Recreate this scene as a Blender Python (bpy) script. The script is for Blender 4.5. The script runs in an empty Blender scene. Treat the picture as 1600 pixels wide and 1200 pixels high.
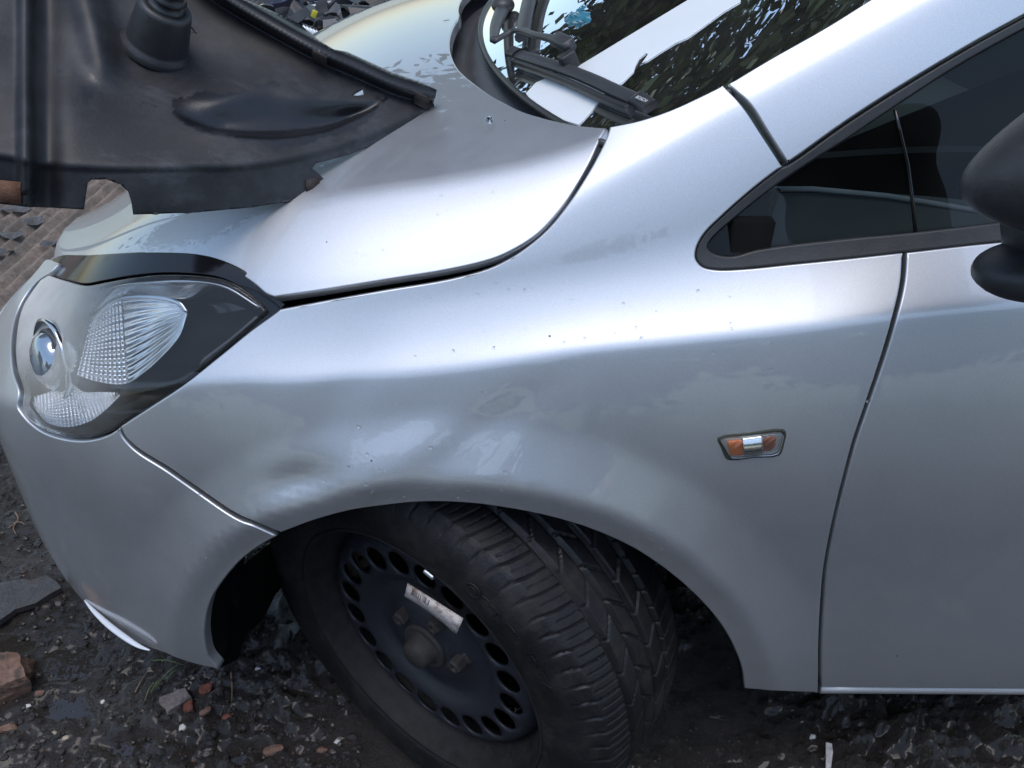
import bpy, bmesh, math, random
import numpy as np
from mathutils import Vector, Matrix, noise
from mathutils.bvhtree import BVHTree
from mathutils.geometry import delaunay_2d_cdt
R = math.radians
SC = bpy.context.scene
COL = SC.collection

# ------------------------------------------------------------------ camera
CX, CY, CZ, PITCH, FPX = 0.055, -0.60, 1.253, R(36.0), 1202.0
cam_d = bpy.data.cameras.new('camera')
cam = bpy.data.objects.new('camera', cam_d)
COL.objects.link(cam)
cam.location = (CX, CY, CZ)
cam.rotation_euler = (R(90) - PITCH, 0, 0)
cam_d.sensor_width = 36.0
cam_d.lens = 36.0 * FPX / 1600.0
cam_d.clip_start = 0.02
cam_d.clip_end = 500.0
SC.camera = cam

# ------------------------------------------------------------------ sky, sun, exposure
SUN_EL, SUN_AZ = R(78), R(190)          # high, veiled sun; azimuth measured like the sky's sun_rotation
w = bpy.data.worlds.new('World'); SC.world = w; w.use_nodes = True
nt = w.node_tree; nt.nodes.clear()
wo = nt.nodes.new('ShaderNodeOutputWorld'); bg = nt.nodes.new('ShaderNodeBackground')
sky = nt.nodes.new('ShaderNodeTexSky'); sky.sky_type = 'NISHITA'; sky.sun_disc = False
sky.sun_elevation = SUN_EL; sky.sun_rotation = SUN_AZ
sky.air_density = 1.3; sky.dust_density = 1.6; sky.ozone_density = 1.0
bg.inputs['Strength'].default_value = 0.15
nt.links.new(sky.outputs[0], bg.inputs[0]); nt.links.new(bg.outputs[0], wo.inputs[0])
sd = bpy.data.lights.new('sun', 'SUN'); sd.energy = 0.75; sd.angle = R(40); sd.color = (1.0, 0.985, 0.96)
so = bpy.data.objects.new('sun', sd); COL.objects.link(so)
# direction the light comes from (sky rotation turns clockwise seen from above, starting at +Y)
sun_dir = Vector((math.sin(SUN_AZ) * math.cos(SUN_EL), math.cos(SUN_AZ) * math.cos(SUN_EL), math.sin(SUN_EL)))
so.rotation_euler = sun_dir.to_track_quat('Z', 'Y').to_euler(); so.location = (0, 0, 6)
vs = SC.view_settings; vs.view_transform = 'Standard'; vs.look = 'None'; vs.gamma = 1.0
vs.use_curve_mapping = False; vs.exposure = 0.66
SC.cycles.use_denoising = True
SC.cycles.max_bounces = 8; SC.cycles.transparent_max_bounces = 12
SC.cycles.sample_clamp_indirect = 6.0

# ------------------------------------------------------------------ calibration helpers (photo pixel -> point in the place)
cp, sp_ = math.cos(PITCH), math.sin(PITCH)
def ray(u, v):
    a = (u - 800.0) / FPX; b = (600.0 - v) / FPX
    return Vector((a, cp + b * sp_, -sp_ + b * cp))
CAMP = Vector((CX, CY, CZ))
def atY(u, v, Y):
    d = ray(u, v); return CAMP + d * ((Y - CY) / d.y)
def atZ(u, v, Z):
    d = ray(u, v); return CAMP + d * ((Z - CZ) / d.z)
def atD(u, v, D): return CAMP + ray(u, v) * D
def proj(x, y, z):
    rx, ry, rz = x - CX, y - CY, z - CZ
    dep = ry * cp - rz * sp_; up = ry * sp_ + rz * cp
    return 800 + FPX * rx / dep, 600 - FPX * up / dep

def catmull(pts, n=8, closed=False):
    """smooth curve through points (tuples of any size)"""
    P = [np.array(p, float) for p in pts]; m = len(P); out = []
    rng = range(m if closed else m - 1)
    for i in rng:
        p1, p2 = P[i], P[(i + 1) % m]
        p0 = P[i - 1] if (closed or i > 0) else 2 * p1 - p2
        p3 = P[(i + 2) % m] if (closed or i + 2 < m) else 2 * p2 - p1
        for k in range(n):
            t = k / n
            d01 = max(np.linalg.norm(p1 - p0) ** .5, 1e-6); d12 = max(np.linalg.norm(p2 - p1) ** .5, 1e-6); d23 = max(np.linalg.norm(p3 - p2) ** .5, 1e-6)
            m1 = (p2 - p1) + d12 * ((p1 - p0) / d01 - (p2 - p0) / (d01 + d12))
            m2 = (p2 - p1) + d12 * ((p3 - p2) / d23 - (p3 - p1) / (d12 + d23))
            out.append((2 * t**3 - 3 * t**2 + 1) * p1 + (t**3 - 2 * t**2 + t) * m1 + (-2 * t**3 + 3 * t**2) * p2 + (t**3 - t**2) * m2)
    if not closed: out.append(P[-1])
    return np.array(out)

def ipl(x, xs, ys):
    """smooth monotone-ish interpolation (pchip) of a table"""
    xs = np.asarray(xs, float); ys = np.asarray(ys, float)
    h = np.diff(xs); d = np.diff(ys) / h
    m = np.zeros(len(xs)); m[0] = d[0]; m[-1] = d[-1]
    for i in range(1, len(xs) - 1):
        if d[i-1] * d[i] > 0:
            w1 = 2 * h[i] + h[i-1]; w2 = h[i] + 2 * h[i-1]
            m[i] = (w1 + w2) / (w1 / d[i-1] + w2 / d[i])
    if x <= xs[0]: return ys[0] + m[0] * (x - xs[0])
    if x >= xs[-1]: return ys[-1] + m[-1] * (x - xs[-1])
    i = int(np.searchsorted(xs, x) - 1); t = (x - xs[i]) / h[i]
    return (2*t**3-3*t**2+1)*ys[i] + (t**3-2*t**2+t)*h[i]*m[i] + (-2*t**3+3*t**2)*ys[i+1] + (t**3-t**2)*h[i]*m[i+1]

def fline(pts):
    xs = [p[0] for p in pts]; ys = [p[1] for p in pts]
    return lambda u: ipl(u, xs, ys)

# ------------------------------------------------------------------ materials
MATS = {}
class NT:
    def __init__(s, name):
        s.m = bpy.data.materials.new(name); s.m.use_nodes = True; s.t = s.m.node_tree
        s.b = s.t.nodes['Principled BSDF']; s.out = s.t.nodes['Material Output']; MATS[name] = s.m
    def n(s, kind, **kw):
        nd = s.t.nodes.new(kind)
        for k, v in kw.items():
            if k.startswith('i_'): nd.inputs[k[2:].replace('_', ' ')].default_value = v
            else: setattr(nd, k, v)
        return nd
    def l(s, a, b): s.t.links.new(a, b)
    def set(s, **kw):
        for k, v in kw.items():
            s.b.inputs[k.replace('_', ' ')].default_value = v
        return s
    def coord(s, scale=1.0, vec=None):
        tc = s.n('ShaderNodeTexCoord'); mp = s.n('ShaderNodeMapping')
        mp.inputs['Scale'].default_value = vec or (scale,) * 3
        s.l(tc.outputs['Object'], mp.inputs[0]); return mp.outputs[0]
    def noise(s, scale, detail=4, rough=.55, vec=None, co=None):
        nd = s.n('ShaderNodeTexNoise'); nd.inputs['Scale'].default_value = scale; nd.inputs['Detail'].default_value = detail
        nd.inputs['Roughness'].default_value = rough
        s.l(co if co is not None else s.coord(1.0, vec), nd.inputs['Vector']); return nd.outputs['Fac']
    def ramp(s, fac, stops, interp='LINEAR'):
        r = s.n('ShaderNodeValToRGB'); r.color_ramp.interpolation = interp
        e = r.color_ramp.elements
        while len(e) < len(stops): e.new(0.5)
        for el, (p, c) in zip(e, stops):
            el.position = p; el.color = c if len(c) == 4 else (*c, 1)
        s.l(fac, r.inputs[0]); return r.outputs[0]
    def mix(s, fac, a, b, kind='MIX'):
        m = s.n('ShaderNodeMix', data_type='RGBA', blend_type=kind)
        for sock, v in ((m.inputs[0], fac), (m.inputs[6], a), (m.inputs[7], b)):
            if hasattr(v, 'is_linked') or hasattr(v, 'links'): s.l(v, sock)
            elif isinstance(v, (int, float)): sock.default_value = v
            else: sock.default_value = (*v, 1) if len(v) == 3 else v
        return m.outputs[2]
    def math(s, op, a, b=None):
        m = s.n('ShaderNodeMath', operation=op)
        for i, v in enumerate((a, b)):
            if v is None: continue
            if isinstance(v, (int, float)): m.inputs[i].default_value = v
            else: s.l(v, m.inputs[i])
        return m.outputs[0]
    def bump(s, h, strength=.3, dist=.01):
        b = s.n('ShaderNodeBump'); b.inputs['Strength'].default_value = strength; b.inputs['Distance'].default_value = dist
        s.l(h, b.inputs['Height']); s.l(b.outputs[0], s.b.inputs['Normal']); return b

def mat_paint():
    m = NT('silver_paint'); m.set(Metallic=1.0, Roughness=.36, Coat_Weight=1.0, Coat_Roughness=.02, Coat_IOR=1.55)
    big = m.noise(3.0, 3, .6)
    # dirt film: thin road dust low on the body, blotchy
    tc = m.n('ShaderNodeTexCoord'); sep = m.n('ShaderNodeSeparateXYZ'); m.l(tc.outputs['Object'], sep.inputs[0])
    low = m.n('ShaderNodeMapRange', i_From_Min=.60, i_From_Max=.26, i_To_Min=0.0, i_To_Max=1.0); m.l(sep.outputs[2], low.inputs[0])
    spk = m.noise(26, 5, .7)
    dirt = m.math('MULTIPLY', m.math('MULTIPLY', low.outputs[0], big), .85)
    # sparse scuffs, running along the panels
    sc = m.n('ShaderNodeTexNoise'); sc.inputs['Scale'].default_value = 26; sc.inputs['Detail'].default_value = 5; sc.inputs['Roughness'].default_value = .7
    m.l(m.coord(1, (.35, 1, 5)), sc.inputs['Vector'])
    scuff = m.math('MULTIPLY', m.ramp(sc.outputs['Fac'], [(.665, (0,)*3), (.70, (1,)*3)]), m.ramp(m.noise(2.4, 2, .5), [(.50, (0,)*3), (.62, (1,)*3)]))
    # stone chips
    vo = m.n('ShaderNodeTexVoronoi'); vo.inputs['Scale'].default_value = 42; m.l(m.coord(1), vo.inputs['Vector'])
    csep = m.n('ShaderNodeSeparateColor'); m.l(vo.outputs['Color'], csep.inputs[0])
    chip = m.math('MULTIPLY', m.math('LESS_THAN', vo.outputs['Distance'], .055), m.math('GREATER_THAN', csep.outputs[0], .90))
    fine = m.noise(1400, 1, .5)
    base = m.mix(m.ramp(fine, [(.3, (.0,)*3), (.7, (1,)*3)]), (.575, .585, .60), (.695, .705, .72))
    col = m.mix(dirt, base, (.085, .078, .070))
    col = m.mix(m.math('MULTIPLY', scuff, .5), col, (.66, .66, .65))
    col = m.mix(chip, col, (.05, .045, .04))
    m.l(col, m.b.inputs['Base Color'])
    met = m.math('SUBTRACT', 1.0, m.math('MAXIMUM', m.math('MULTIPLY', dirt, .55), m.math('MAXIMUM', chip, m.math('MULTIPLY', scuff, .4))))
    m.l(met, m.b.inputs['Metallic'])
    rg = m.math('ADD', .46, m.math('MULTIPLY', spk, .08)); m.l(m.math('ADD', rg, m.math('MULTIPLY', dirt, .3)), m.b.inputs['Roughness'])
    m.l(m.math('ADD', .015, m.math('MULTIPLY', m.math('ADD', dirt, scuff), .4)), m.b.inputs['Coat Roughness'])
    return m.m
def mat_plain(name, col, rough=.5, metal=0.0, spec=.5, coat=0.0, var=.0, scale=40, bump=0.0):
    m = NT(name); m.set(Roughness=rough, Metallic=metal); m.b.inputs['Specular IOR Level'].default_value = spec
    m.b.inputs['Coat Weight'].default_value = coat
    n = m.noise(scale, 5, .6)
    c2 = tuple(min(1, c * (1 + var) + var * .02) for c in col); c1 = tuple(c * (1 - var * .6) for c in col)
    m.l(m.mix(n, c1, c2), m.b.inputs['Base Color'])
    m.l(m.math('ADD', rough - .08, m.math('MULTIPLY', n, .16)), m.b.inputs['Roughness'])
    if bump: m.bump(m.noise(scale * 4, 4, .6), bump, .003)
    return m.m
PAINT = mat_paint()
BLACK = mat_plain('black_plastic', (.018, .018, .02), .5, var=.5, scale=60, bump=.15)
GLOSSBLACK = mat_plain('gloss_black', (.006, .006, .007), .12)
RUBBER = mat_plain('rubber_seal', (.02, .021, .022), .45, var=.4, scale=80, bump=.1)
DARK = mat_plain('dark_void', (.006, .006, .006), .9, spec=.1)

# ------------------------------------------------------------------ object helpers
def link(o, parent=None):
    COL.objects.link(o)
    if parent is not None: o.parent = parent
    return o
def mesh_obj(name, verts, faces, mat, parent=None, smooth=True, normals=None):
    me = bpy.data.meshes.new(name)
    me.from_pydata([tuple(map(float, v)) for v in verts], [], [tuple(map(int, f)) for f in faces])
    if mat is not None: me.materials.append(mat)
    if smooth: me.shade_smooth()
    me.update()
    if normals is not None: me.normals_split_custom_set_from_vertices([tuple(n) for n in normals])
    o = bpy.data.objects.new(name, me); return link(o, parent)
def empty(name, loc=(0, 0, 0)):
    o = bpy.data.objects.new(name, None); o.location = loc; o.empty_display_size = .1; return link(o)
def tag(o, label=None, cat=None, group=None, kind=None):
    if label: o['label'] = label
    if cat: o['category'] = cat
    if group: o['group'] = group
    if kind: o['kind'] = kind
    return o

# ------------------------------------------------------------------ body shells
class Shell:
    """dense grid of points G[col,row] with normals; panels are trimmed out of it"""
    def __init__(s, G, colpos, rowpos, flip=False):
        s.G = G; s.nc, s.nr = G.shape[:2]; s.cp = np.asarray(colpos, float); s.rp = np.asarray(rowpos, float)
        du = np.gradient(G, axis=0); dv = np.gradient(G, axis=1)
        n = np.cross(dv, du); n /= np.linalg.norm(n, axis=2, keepdims=True) + 1e-12
        if flip: n = -n
        s.N = n
        vs = [Vector(p) for p in G.reshape(-1, 3)]
        fs = [(c*s.nr+r, (c+1)*s.nr+r, (c+1)*s.nr+r+1, c*s.nr+r+1) for c in range(s.nc-1) for r in range(s.nr-1)]
        s.tris = [t for f in fs for t in ((f[0], f[1], f[2]), (f[0], f[2], f[3]))]
        s.bvh = BVHTree.FromPolygons(vs, s.tris)
    def ev(s, c, r, A=None):
        """bilinear evaluation at float col,row"""
        A = s.G if A is None else A
        c = min(max(c, 0), s.nc - 1.0001); r = min(max(r, 0), s.nr - 1.0001)
        i, j = int(c), int(r); a, b = c - i, r - j
        return A[i, j]*(1-a)*(1-b) + A[i+1, j]*a*(1-b) + A[i, j+1]*(1-a)*b + A[i+1, j+1]*a*b
    def hit(s, u, v):
        """pixel -> (col,row) floats or None"""
        p, n, idx, d = s.bvh.ray_cast(CAMP, ray(u, v).normalized())
        if p is None: return None
        f, k = divmod(idx, 2); i, j = divmod(f, s.nr - 1)
        t = s.tris[idx]; Gf = s.G.reshape(-1, 3)
        A, B, C = (Gf[q] for q in t); P = np.array(p)
        v0, v1, v2 = B - A, C - A, P - A
        d00, d01, d11, d20, d21 = v0@v0, v0@v1, v1@v1, v2@v0, v2@v1
        den = d00*d11 - d01*d01; b = (d11*d20 - d01*d21)/den; c = (d00*d21 - d01*d20)/den
        if k == 0: return (i + b + c, j + c)          # (0,0),(1,0),(1,1)
        return (i + b, j + b + c)                      # (0,0),(1,1),(0,1)
    def point(s, u, v):
        h = s.hit(u, v)
        return None if h is None else Vector(s.ev(*h))

def inpoly(poly, x, y):
    """vectorised point-in-polygon"""
    poly = np.asarray(poly, float); x = np.asarray(x, float); y = np.asarray(y, float); w_ = np.zeros(x.shape, bool)
    j = len(poly) - 1
    for i in range(len(poly)):
        xi, yi = poly[i]; xj, yj = poly[j]
        if yi != yj: w_ ^= ((yi > y) != (yj > y)) & (x < (xj - xi)*(y - yi)/(yj - yi) + xi)
        j = i
    return w_
def trim(shell, outline, holes=(), dens=1):
    """outline: list of (col,row). returns verts, normals, faces(index), boundary loops of indices"""
    def key(c, r): return Vector((np.interp(c, np.arange(shell.nc), shell.cp), np.interp(r, np.arange(shell.nr), shell.rp)))
    pts = []; par = []; edges = []; loops = []
    for loop in [outline] + list(holes):
        b = len(pts); n = len(loop)
        for c, r in loop: pts.append(key(c, r)); par.append((c, r))
        edges += [(b + i, b + (i + 1) % n) for i in range(n)]; loops.append(list(range(b, b + n)))
    polys = [[tuple(pts[i]) for i in lp] for lp in loops]
    segs = np.array([[polys[k][i], polys[k][(i+1) % len(polys[k])]] for k in range(len(polys)) for i in range(len(polys[k]))])
    A, B = segs[:, 0], segs[:, 1]; AB = B - A; L2 = (AB**2).sum(1) + 1e-12
    I, J = np.meshgrid(np.arange(0, shell.nc, dens), np.arange(shell.nr), indexing='ij'); I = I.ravel(); J = J.ravel()
    gx, gy = shell.cp[I], shell.rp[J]; ok = inpoly(polys[0], gx, gy)
    for p in polys[1:]: ok &= ~inpoly(p, gx, gy)
    I, J, gx, gy = I[ok], J[ok], gx[ok], gy[ok]
    for i, j, x, y in zip(I, J, gx, gy):
        q = np.array((x, y)); t = np.clip(((q - A) * AB).sum(1) / L2, 0, 1)
        if (((A + AB * t[:, None] - q)**2).sum(1)).min() < .0035**2: continue
        pts.append(Vector((x, y))); par.append((i, j))
    V, E, F, ov, oe, of = delaunay_2d_cdt(pts, edges, [], 0, 1e-7)
    # map back
    back = []
    for k, o in enumerate(ov):
        back.append(par[o[0]] if o else None)
    for k, b in enumerate(back):
        if b is None:
            x, y = V[k]; back[k] = (np.interp(x, shell.cp, np.arange(shell.nc)), np.interp(y, shell.rp, np.arange(shell.nr)))
    cx = np.array([sum(V[i].x for i in f) / len(f) for f in F]); cy = np.array([sum(V[i].y for i in f) / len(f) for f in F])
    ok = inpoly(polys[0], cx, cy)
    for p in polys[1:]: ok &= ~inpoly(p, cx, cy)
    keep = [tuple(f) for f, k in zip(F, ok) if k]
    newidx = {}
    for k, o in enumerate(ov):
        for q in o: newidx[q] = k
    loops = [[newidx[i] for i in lp] for lp in loops]
    P = [shell.ev(*b) for b in back]; N = [shell.ev(*b, A=shell.N) for b in back]
    N = [n / np.linalg.norm(n) for n in N]
    return P, N, keep, loops

def panel(name, shell, outline, mat, parent, holes=(), rad=.0025, depth=.014, offset=0.0, dens=1, bulge=None, back=True):
    """a sheet panel cut from the shell with rolled edges that turn inwards"""
    P, N, F, loops = trim(shell, outline, holes, dens)
    P = [p + n * offset for p, n in zip(P, N)]
    if bulge is not None: P = [bulge(p, n) for p, n in zip(P, N)]
    P = [np.array(p) for p in P]
    fl = []
    for f in F:                                    # face winding to follow the normals
        a, b, c = (P[i] for i in f)
        fl.append(f if np.cross(b - a, c - a) @ N[f[0]] > 0 else f[::-1])
    F = fl; edge_pos = {}
    ctr = np.mean([P[i] for i in loops[0]], axis=0)
    halfedges = set()
    for f in F:
        for k in range(3): halfedges.add((f[k], f[(k+1) % 3]))
    for lp in loops:
        n = len(lp)
        fwd = sum(((lp[i], lp[(i+1) % n]) in halfedges) for i in range(n)) > n / 2
        lp2 = lp if fwd else lp[::-1]               # face lies on the left of the walk
        pos = [P[i].copy() for i in lp2]; rings = []
        inw = []
        for i in range(n):
            t = pos[(i+1) % n] - pos[i-1]; t /= np.linalg.norm(t) + 1e-12
            inw.append(np.cross(N[lp2[i]], t))
        for i in range(n): P[lp2[i]] = pos[i] + inw[i] * rad
        prev = lp2
        steps = [(.6, .08), (.25, .42), (0.0, 1.0)]
        for a, d in steps:
            idx = []
            for i in range(n):
                nn = N[lp2[i]]; ang = math.acos(a) if a < 1 else 0
                P.append(pos[i] + inw[i] * rad * a - nn * rad * d)
                m = nn * a - inw[i] * (1 - a); N.append(m / np.linalg.norm(m)); idx.append(len(P) - 1)
            rings.append(idx)
            for i in range(n):
                j = (i+1) % n; F.append((prev[j], prev[i], idx[i], idx[j]))
            prev = idx
        idx = []
        for i in range(n):
            P.append(pos[i] + inw[i] * rad * .15 - N[lp2[i]] * depth); N.append(-inw[i]); idx.append(len(P) - 1)
        for i in range(n):
            j = (i+1) % n; F.append((prev[j], prev[i], idx[i], idx[j]))
    return mesh_obj(name, P, F, mat, parent, True, N)
# ------------------------------------------------------------------ the car's side shell
PLAN = [(-.784, 1.06), (-.782, .84), (-.777, .64), (-.763, .48), (-.730, .345), (-.656, .220), (-.548, .122), (-.40, .05), (-.2, .012), (0, 0), (.3, -.002), (.6, .004), (1.05, .03)]
pl = catmull(PLAN, 40)
acc = np.concatenate([[0], np.cumsum(np.linalg.norm(np.diff(pl, axis=0), axis=1))])
NCOL = 220
tpos = np.linspace(0, acc[-1], NCOL)
plx = np.interp(tpos, acc, pl[:, 0]); ply = np.interp(tpos, acc, pl[:, 1])
tx = np.gradient(plx); ty = np.gradient(ply); tl = np.hypot(tx, ty); tx /= tl; ty /= tl
nx, ny = -ty, tx                                  # inward normal (into the car)
for _ in range(26):                               # soften the fan
    nx = np.convolve(np.pad(nx, 2, 'edge'), np.ones(5)/5, 'valid'); ny = np.convolve(np.pad(ny, 2, 'edge'), np.ones(5)/5, 'valid')

L3 = fline([(-400, 640), (250, 618), (583, 598), (683, 590), (767, 580), (900, 560), (1100, 540), (1250, 524), (1400, 504), (1600, 484), (2200, 430)])
L4 = fline([(-400, 560), (300, 540), (500, 520), (700, 480), (900, 455), (1000, 440), (1100, 425), (1250, 405), (1400, 388), (1600, 360), (2200, 300)])
L5 = fline([(-400, 520), (300, 500), (430, 488), (600, 462), (700, 447), (800, 424), (900, 405), (1000, 380), (1100, 350), (1200, 318), (1400, 260), (1600, 200), (2200, 0)])
L6 = fline([(-400, 560), (300, 478), (430, 458), (607, 430), (700, 414), (790, 390), (850, 356), (900, 320), (1000, 262), (1100, 204), (1170, 166), (1290, 100), (1420, 30), (1500, -12), (1700, -110), (2200, -350)])
ANCH_Z = .585

def seg(y, z, f0, f1, L, n):
    """turtle: distance inwards y, height z; normal elevation goes f0..f1 (deg) over length L"""
    out = []
    for k in range(n):
        f = R(f0 + (f1 - f0) * (k + .5) / n); d = L / n
        y += math.sin(f) * d; z += math.cos(f) * d; out.append((y, z))
    return out
def solve(i, y, z, f0, f1, line, n, lo=.002, hi=.4):
    def g(L):
        yy, zz = seg(y, z, f0, f1, L, n)[-1]
        u, v = proj(plx[i] + nx[i]*yy, ply[i] + ny[i]*yy, zz); return v - line(u)
    a, b = lo, hi
    if g(a) <= 0: return lo
    if g(b) > 0: return hi
    for _ in range(26):
        m = (a + b) / 2
        if g(m) > 0: a = m
        else: b = m
    return a

XS = plx
# normal elevations (deg) at the features, as functions of X along the side (front .. rear)
fX = lambda x, *t: ipl(x, [-.776, -.69, -.52, -.33, -.1, .15, .45, .8], t)
lens_tab = []
for i in range(NCOL):
    x = XS[i]
    fA = fX(x, 4, 4, 5, 7, 8, 7, 6, 6); f3 = fX(x, 13, 13, 15, 18, 22, 20, 19, 18)
    f3b = fX(x, 37, 37, 36, 37, 43, 47, 48, 48); f4 = fX(x, 46, 46, 40, 35, 31, 33, 40, 42); f5 = fX(x, 52, 52, 44, 34, 25, 20, 19, 20); f6 = fX(x, 56, 56, 48, 38, 29, 27, 27, 26)
    f6b = fX(x, 52, 52, 52, 52, 52, 56, 56, 55); f7 = fX(x, 60, 60, 62, 66, 66, 66, 66, 66)
    row = []
    solved = x > -.20
    if solved:
        y, z = 0.0, ANCH_Z; Ls = []
        L = solve(i, y, z, fA, f3, L3, 10); Ls.append(L); y, z = seg(y, z, fA, f3, L, 10)[-1]
        L = .016; Ls.append(L); y, z = seg(y, z, f3, f3b, L, 6)[-1]
        L = solve(i, y, z, f3b, f4, L4, 8); Ls.append(L); y, z = seg(y, z, f3b, f4, L, 8)[-1]
        L = solve(i, y, z, f4, f5, L5, 8); Ls.append(L); y, z = seg(y, z, f4, f5, L, 8)[-1]
        L = solve(i, y, z, f5, f6, L6, 10); Ls.append(L); y, z = seg(y, z, f5, f6, L, 10)[-1]
        Ls += [.03, .17]
        lens_tab.append((i, Ls, (fA, f3, f3b, f4, f5, f6, f6b, f7)))
    else:
        lens_tab.append((i, None, (fA, f3, f3b, f4, f5, f6, f6b, f7)))
first = next(k for k, t in enumerate(lens_tab) if t[1] is not None)
L0 = np.mean([lens_tab[first + q][1] for q in range(4)], axis=0)
NOSE_L = np.array([.038, .02, .085, .05, .05, .03, .10])
for k in range(first):
    f = (first - k) / first
    f = min(1, f * 2.2); f = f * f * (3 - 2 * f)
    lens_tab[k] = (lens_tab[k][0], list(L0 * (1 - f) + NOSE_L * f), lens_tab[k][2])
# smooth the segment lengths along the car
LM = np.array([t[1] for t in lens_tab])
for _ in range(8): LM[1:-1] = (LM[:-2] + 2 * LM[1:-1] + LM[2:]) / 4
NSEG = (22, 7, 9, 9, 12, 6, 10)
DOWN = 30
G = []
for i in range(NCOL):
    f = lens_tab[i][2]
    # below the anchor: the panel tucks in towards the sill; the bumper corner rounds under
    tuck = fX(XS[i], -40, -40, -32, -19, -18, -17, -16, -16); Ld = .40
    dn = []; y, z = 0.0, ANCH_Z
    for k in range(DOWN):
        a = f[0] + (tuck - f[0]) * ((k + .5) / DOWN) ** fX(XS[i], 3.6, 3.6, 2.8, 1.7, 1.6, 1.6, 1.6, 1.6)
        y -= math.sin(R(a)) * Ld / DOWN; z -= math.cos(R(a)) * Ld / DOWN; dn.append((y, z))
    pts = dn[::-1] + [(0.0, ANCH_Z)]
    y, z = 0.0, ANCH_Z
    for k in range(7):
        s_ = seg(y, z, f[k], f[k+1], LM[i][k], NSEG[k]); pts += s_; y, z = s_[-1]
    G.append([(plx[i] + nx[i]*p[0], ply[i] + ny[i]*p[0], p[1]) for p in pts])
G = np.array(G)
for _ in range(3): G[:, 1:-1] = (G[:, :-2] + 2 * G[:, 1:-1] + G[:, 2:]) / 4
rowpos = [-.40 + .40 * k / DOWN for k in range(DOWN)] + [0.0]
rp = 0.0
for k in range(7):
    LL = float(np.median(LM[:, k]))
    for q in range(NSEG[k]): rp += LL / NSEG[k]; rowpos.append(rp)
# --- dents and waviness of the wing over the arch (the photo shows a creased, pushed-in panel)
def dent(c, rad, depth, ang=0.0, asp=1.0):
    p0 = None
    global G
    u, v = c; d = np.inf
    U = np.zeros(G.shape[:2]); V_ = np.zeros(G.shape[:2])
    rx, ry, rz = G[..., 0]-CX, G[..., 1]-CY, G[..., 2]-CZ
    dep = ry*cp - rz*sp_; up = ry*sp_ + rz*cp
    U = 800 + FPX*rx/dep; V_ = 600 - FPX*up/dep
    a = R(ang); du = (U-u)*math.cos(a) + (V_-v)*math.sin(a); dv = (-(U-u)*math.sin(a) + (V_-v)*math.cos(a)) * asp
    wgt = np.exp(-(du**2 + dv**2) / (rad**2))
    G[..., 1] += depth * wgt
dent((470, 748), 60, .0055, -12, 2.4)
dent((640, 705), 120, -.003, -20, 3.4)
dent((540, 610), 90, .0025, -60, 2.0)
dent((740, 680), 130, .0022, -32, 4.5)
# the flared lip round the wheel arch: the panel leans out to a soft edge, then drops straight to the opening
ARCHPX = np.array([(1163, 1076), (1159, 1046), (1147, 1013), (1126, 976), (1093, 937), (1047, 896), (991, 858), (925, 828), (859, 808), (794, 795), (732, 787), (662, 785), (597, 791), (544, 799), (487, 815), (439, 833), (399, 858), (373, 879), (347, 910), (329, 940), (321, 975), (321, 1001), (327, 1027), (342, 1046)], float)
def pxof(G):
    rx, ry, rz = G[..., 0]-CX, G[..., 1]-CY, G[..., 2]-CZ
    dep = ry*cp - rz*sp_; up = ry*sp_ + rz*cp
    return 800 + FPX*rx/dep, 600 - FPX*up/dep
U_, V_ = pxof(G); dmin = np.full(U_.shape, 1e9)
for k in range(len(ARCHPX)-1):
    A, B = ARCHPX[k], ARCHPX[k+1]; AB = B-A
    t = np.clip(((U_-A[0])*AB[0] + (V_-A[1])*AB[1])/(AB@AB), 0, 1)
    dmin = np.minimum(dmin, np.hypot(U_-A[0]-AB[0]*t, V_-A[1]-AB[1]*t))
lipw = 46.0
fl = np.where(dmin < lipw, 1.0 - .50*(1-dmin/lipw), np.clip(1-(dmin-lipw)/95, 0, 1)**1.5)
G[..., 1] -= .013*fl
side = Shell(G, tpos, rowpos, True)
ROW_ANCHOR = DOWN; ROW_L3 = DOWN + NSEG[0]; ROW_L6 = DOWN + sum(NSEG[:5])

# ------------------------------------------------------------------ the bonnet shell (sections across the car)
HX = np.linspace(-.88, .60, 124)
L7 = fline([(-400, 640), (-100, 520), (60, 440), (127, 402), (222, 358), (350, 340), (480, 326), (700, 296), (925, 250), (1000, 215), (1100, 165), (1400, 20), (2000, -250)])
edge6 = G[first:, ROW_L6 - 1]                      # start curve on the side shell
ex, ey, ez = edge6[:, 0], edge6[:, 1], edge6[:, 2]
hs = [tuple(atY(72, 405, .42)), tuple(atY(141, 414, .30)), tuple(atY(237, 412, .215)), tuple(atY(325, 418, .16))]
sx_ = [-.90] + [p[0] for p in hs] + list(ex[::6]); 
sy_ = [1.0] + [p[1] for p in hs] + list(ey[::6]); sz_ = [hs[0][2] - .10] + [p[2] for p in hs] + list(ez[::6])
o_ = np.argsort(sx_); sx_ = np.array(sx_)[o_]; sy_ = np.array(sy_)[o_]; sz_ = np.array(sz_)[o_]
keepi = [0] + [k for k in range(1, len(sx_)) if sx_[k] - sx_[k-1] > .004]
sx_, sy_, sz_ = sx_[keepi], sy_[keepi], sz_[keepi]
S_y = np.array([ipl(x, sx_, sy_) for x in HX]); S_z = np.array([ipl(x, sx_, sz_) for x in HX])
for _ in range(120):
    S_y[1:-1] = (S_y[:-2] + 2*S_y[1:-1] + S_y[2:]) / 4; S_z[1:-1] = (S_z[:-2] + 2*S_z[1:-1] + S_z[2:]) / 4
HL = []
hfx = lambda x, *t: ipl(x, [-.75, -.55, -.35, -.1, .15, .5], t)
ang = []
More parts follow.
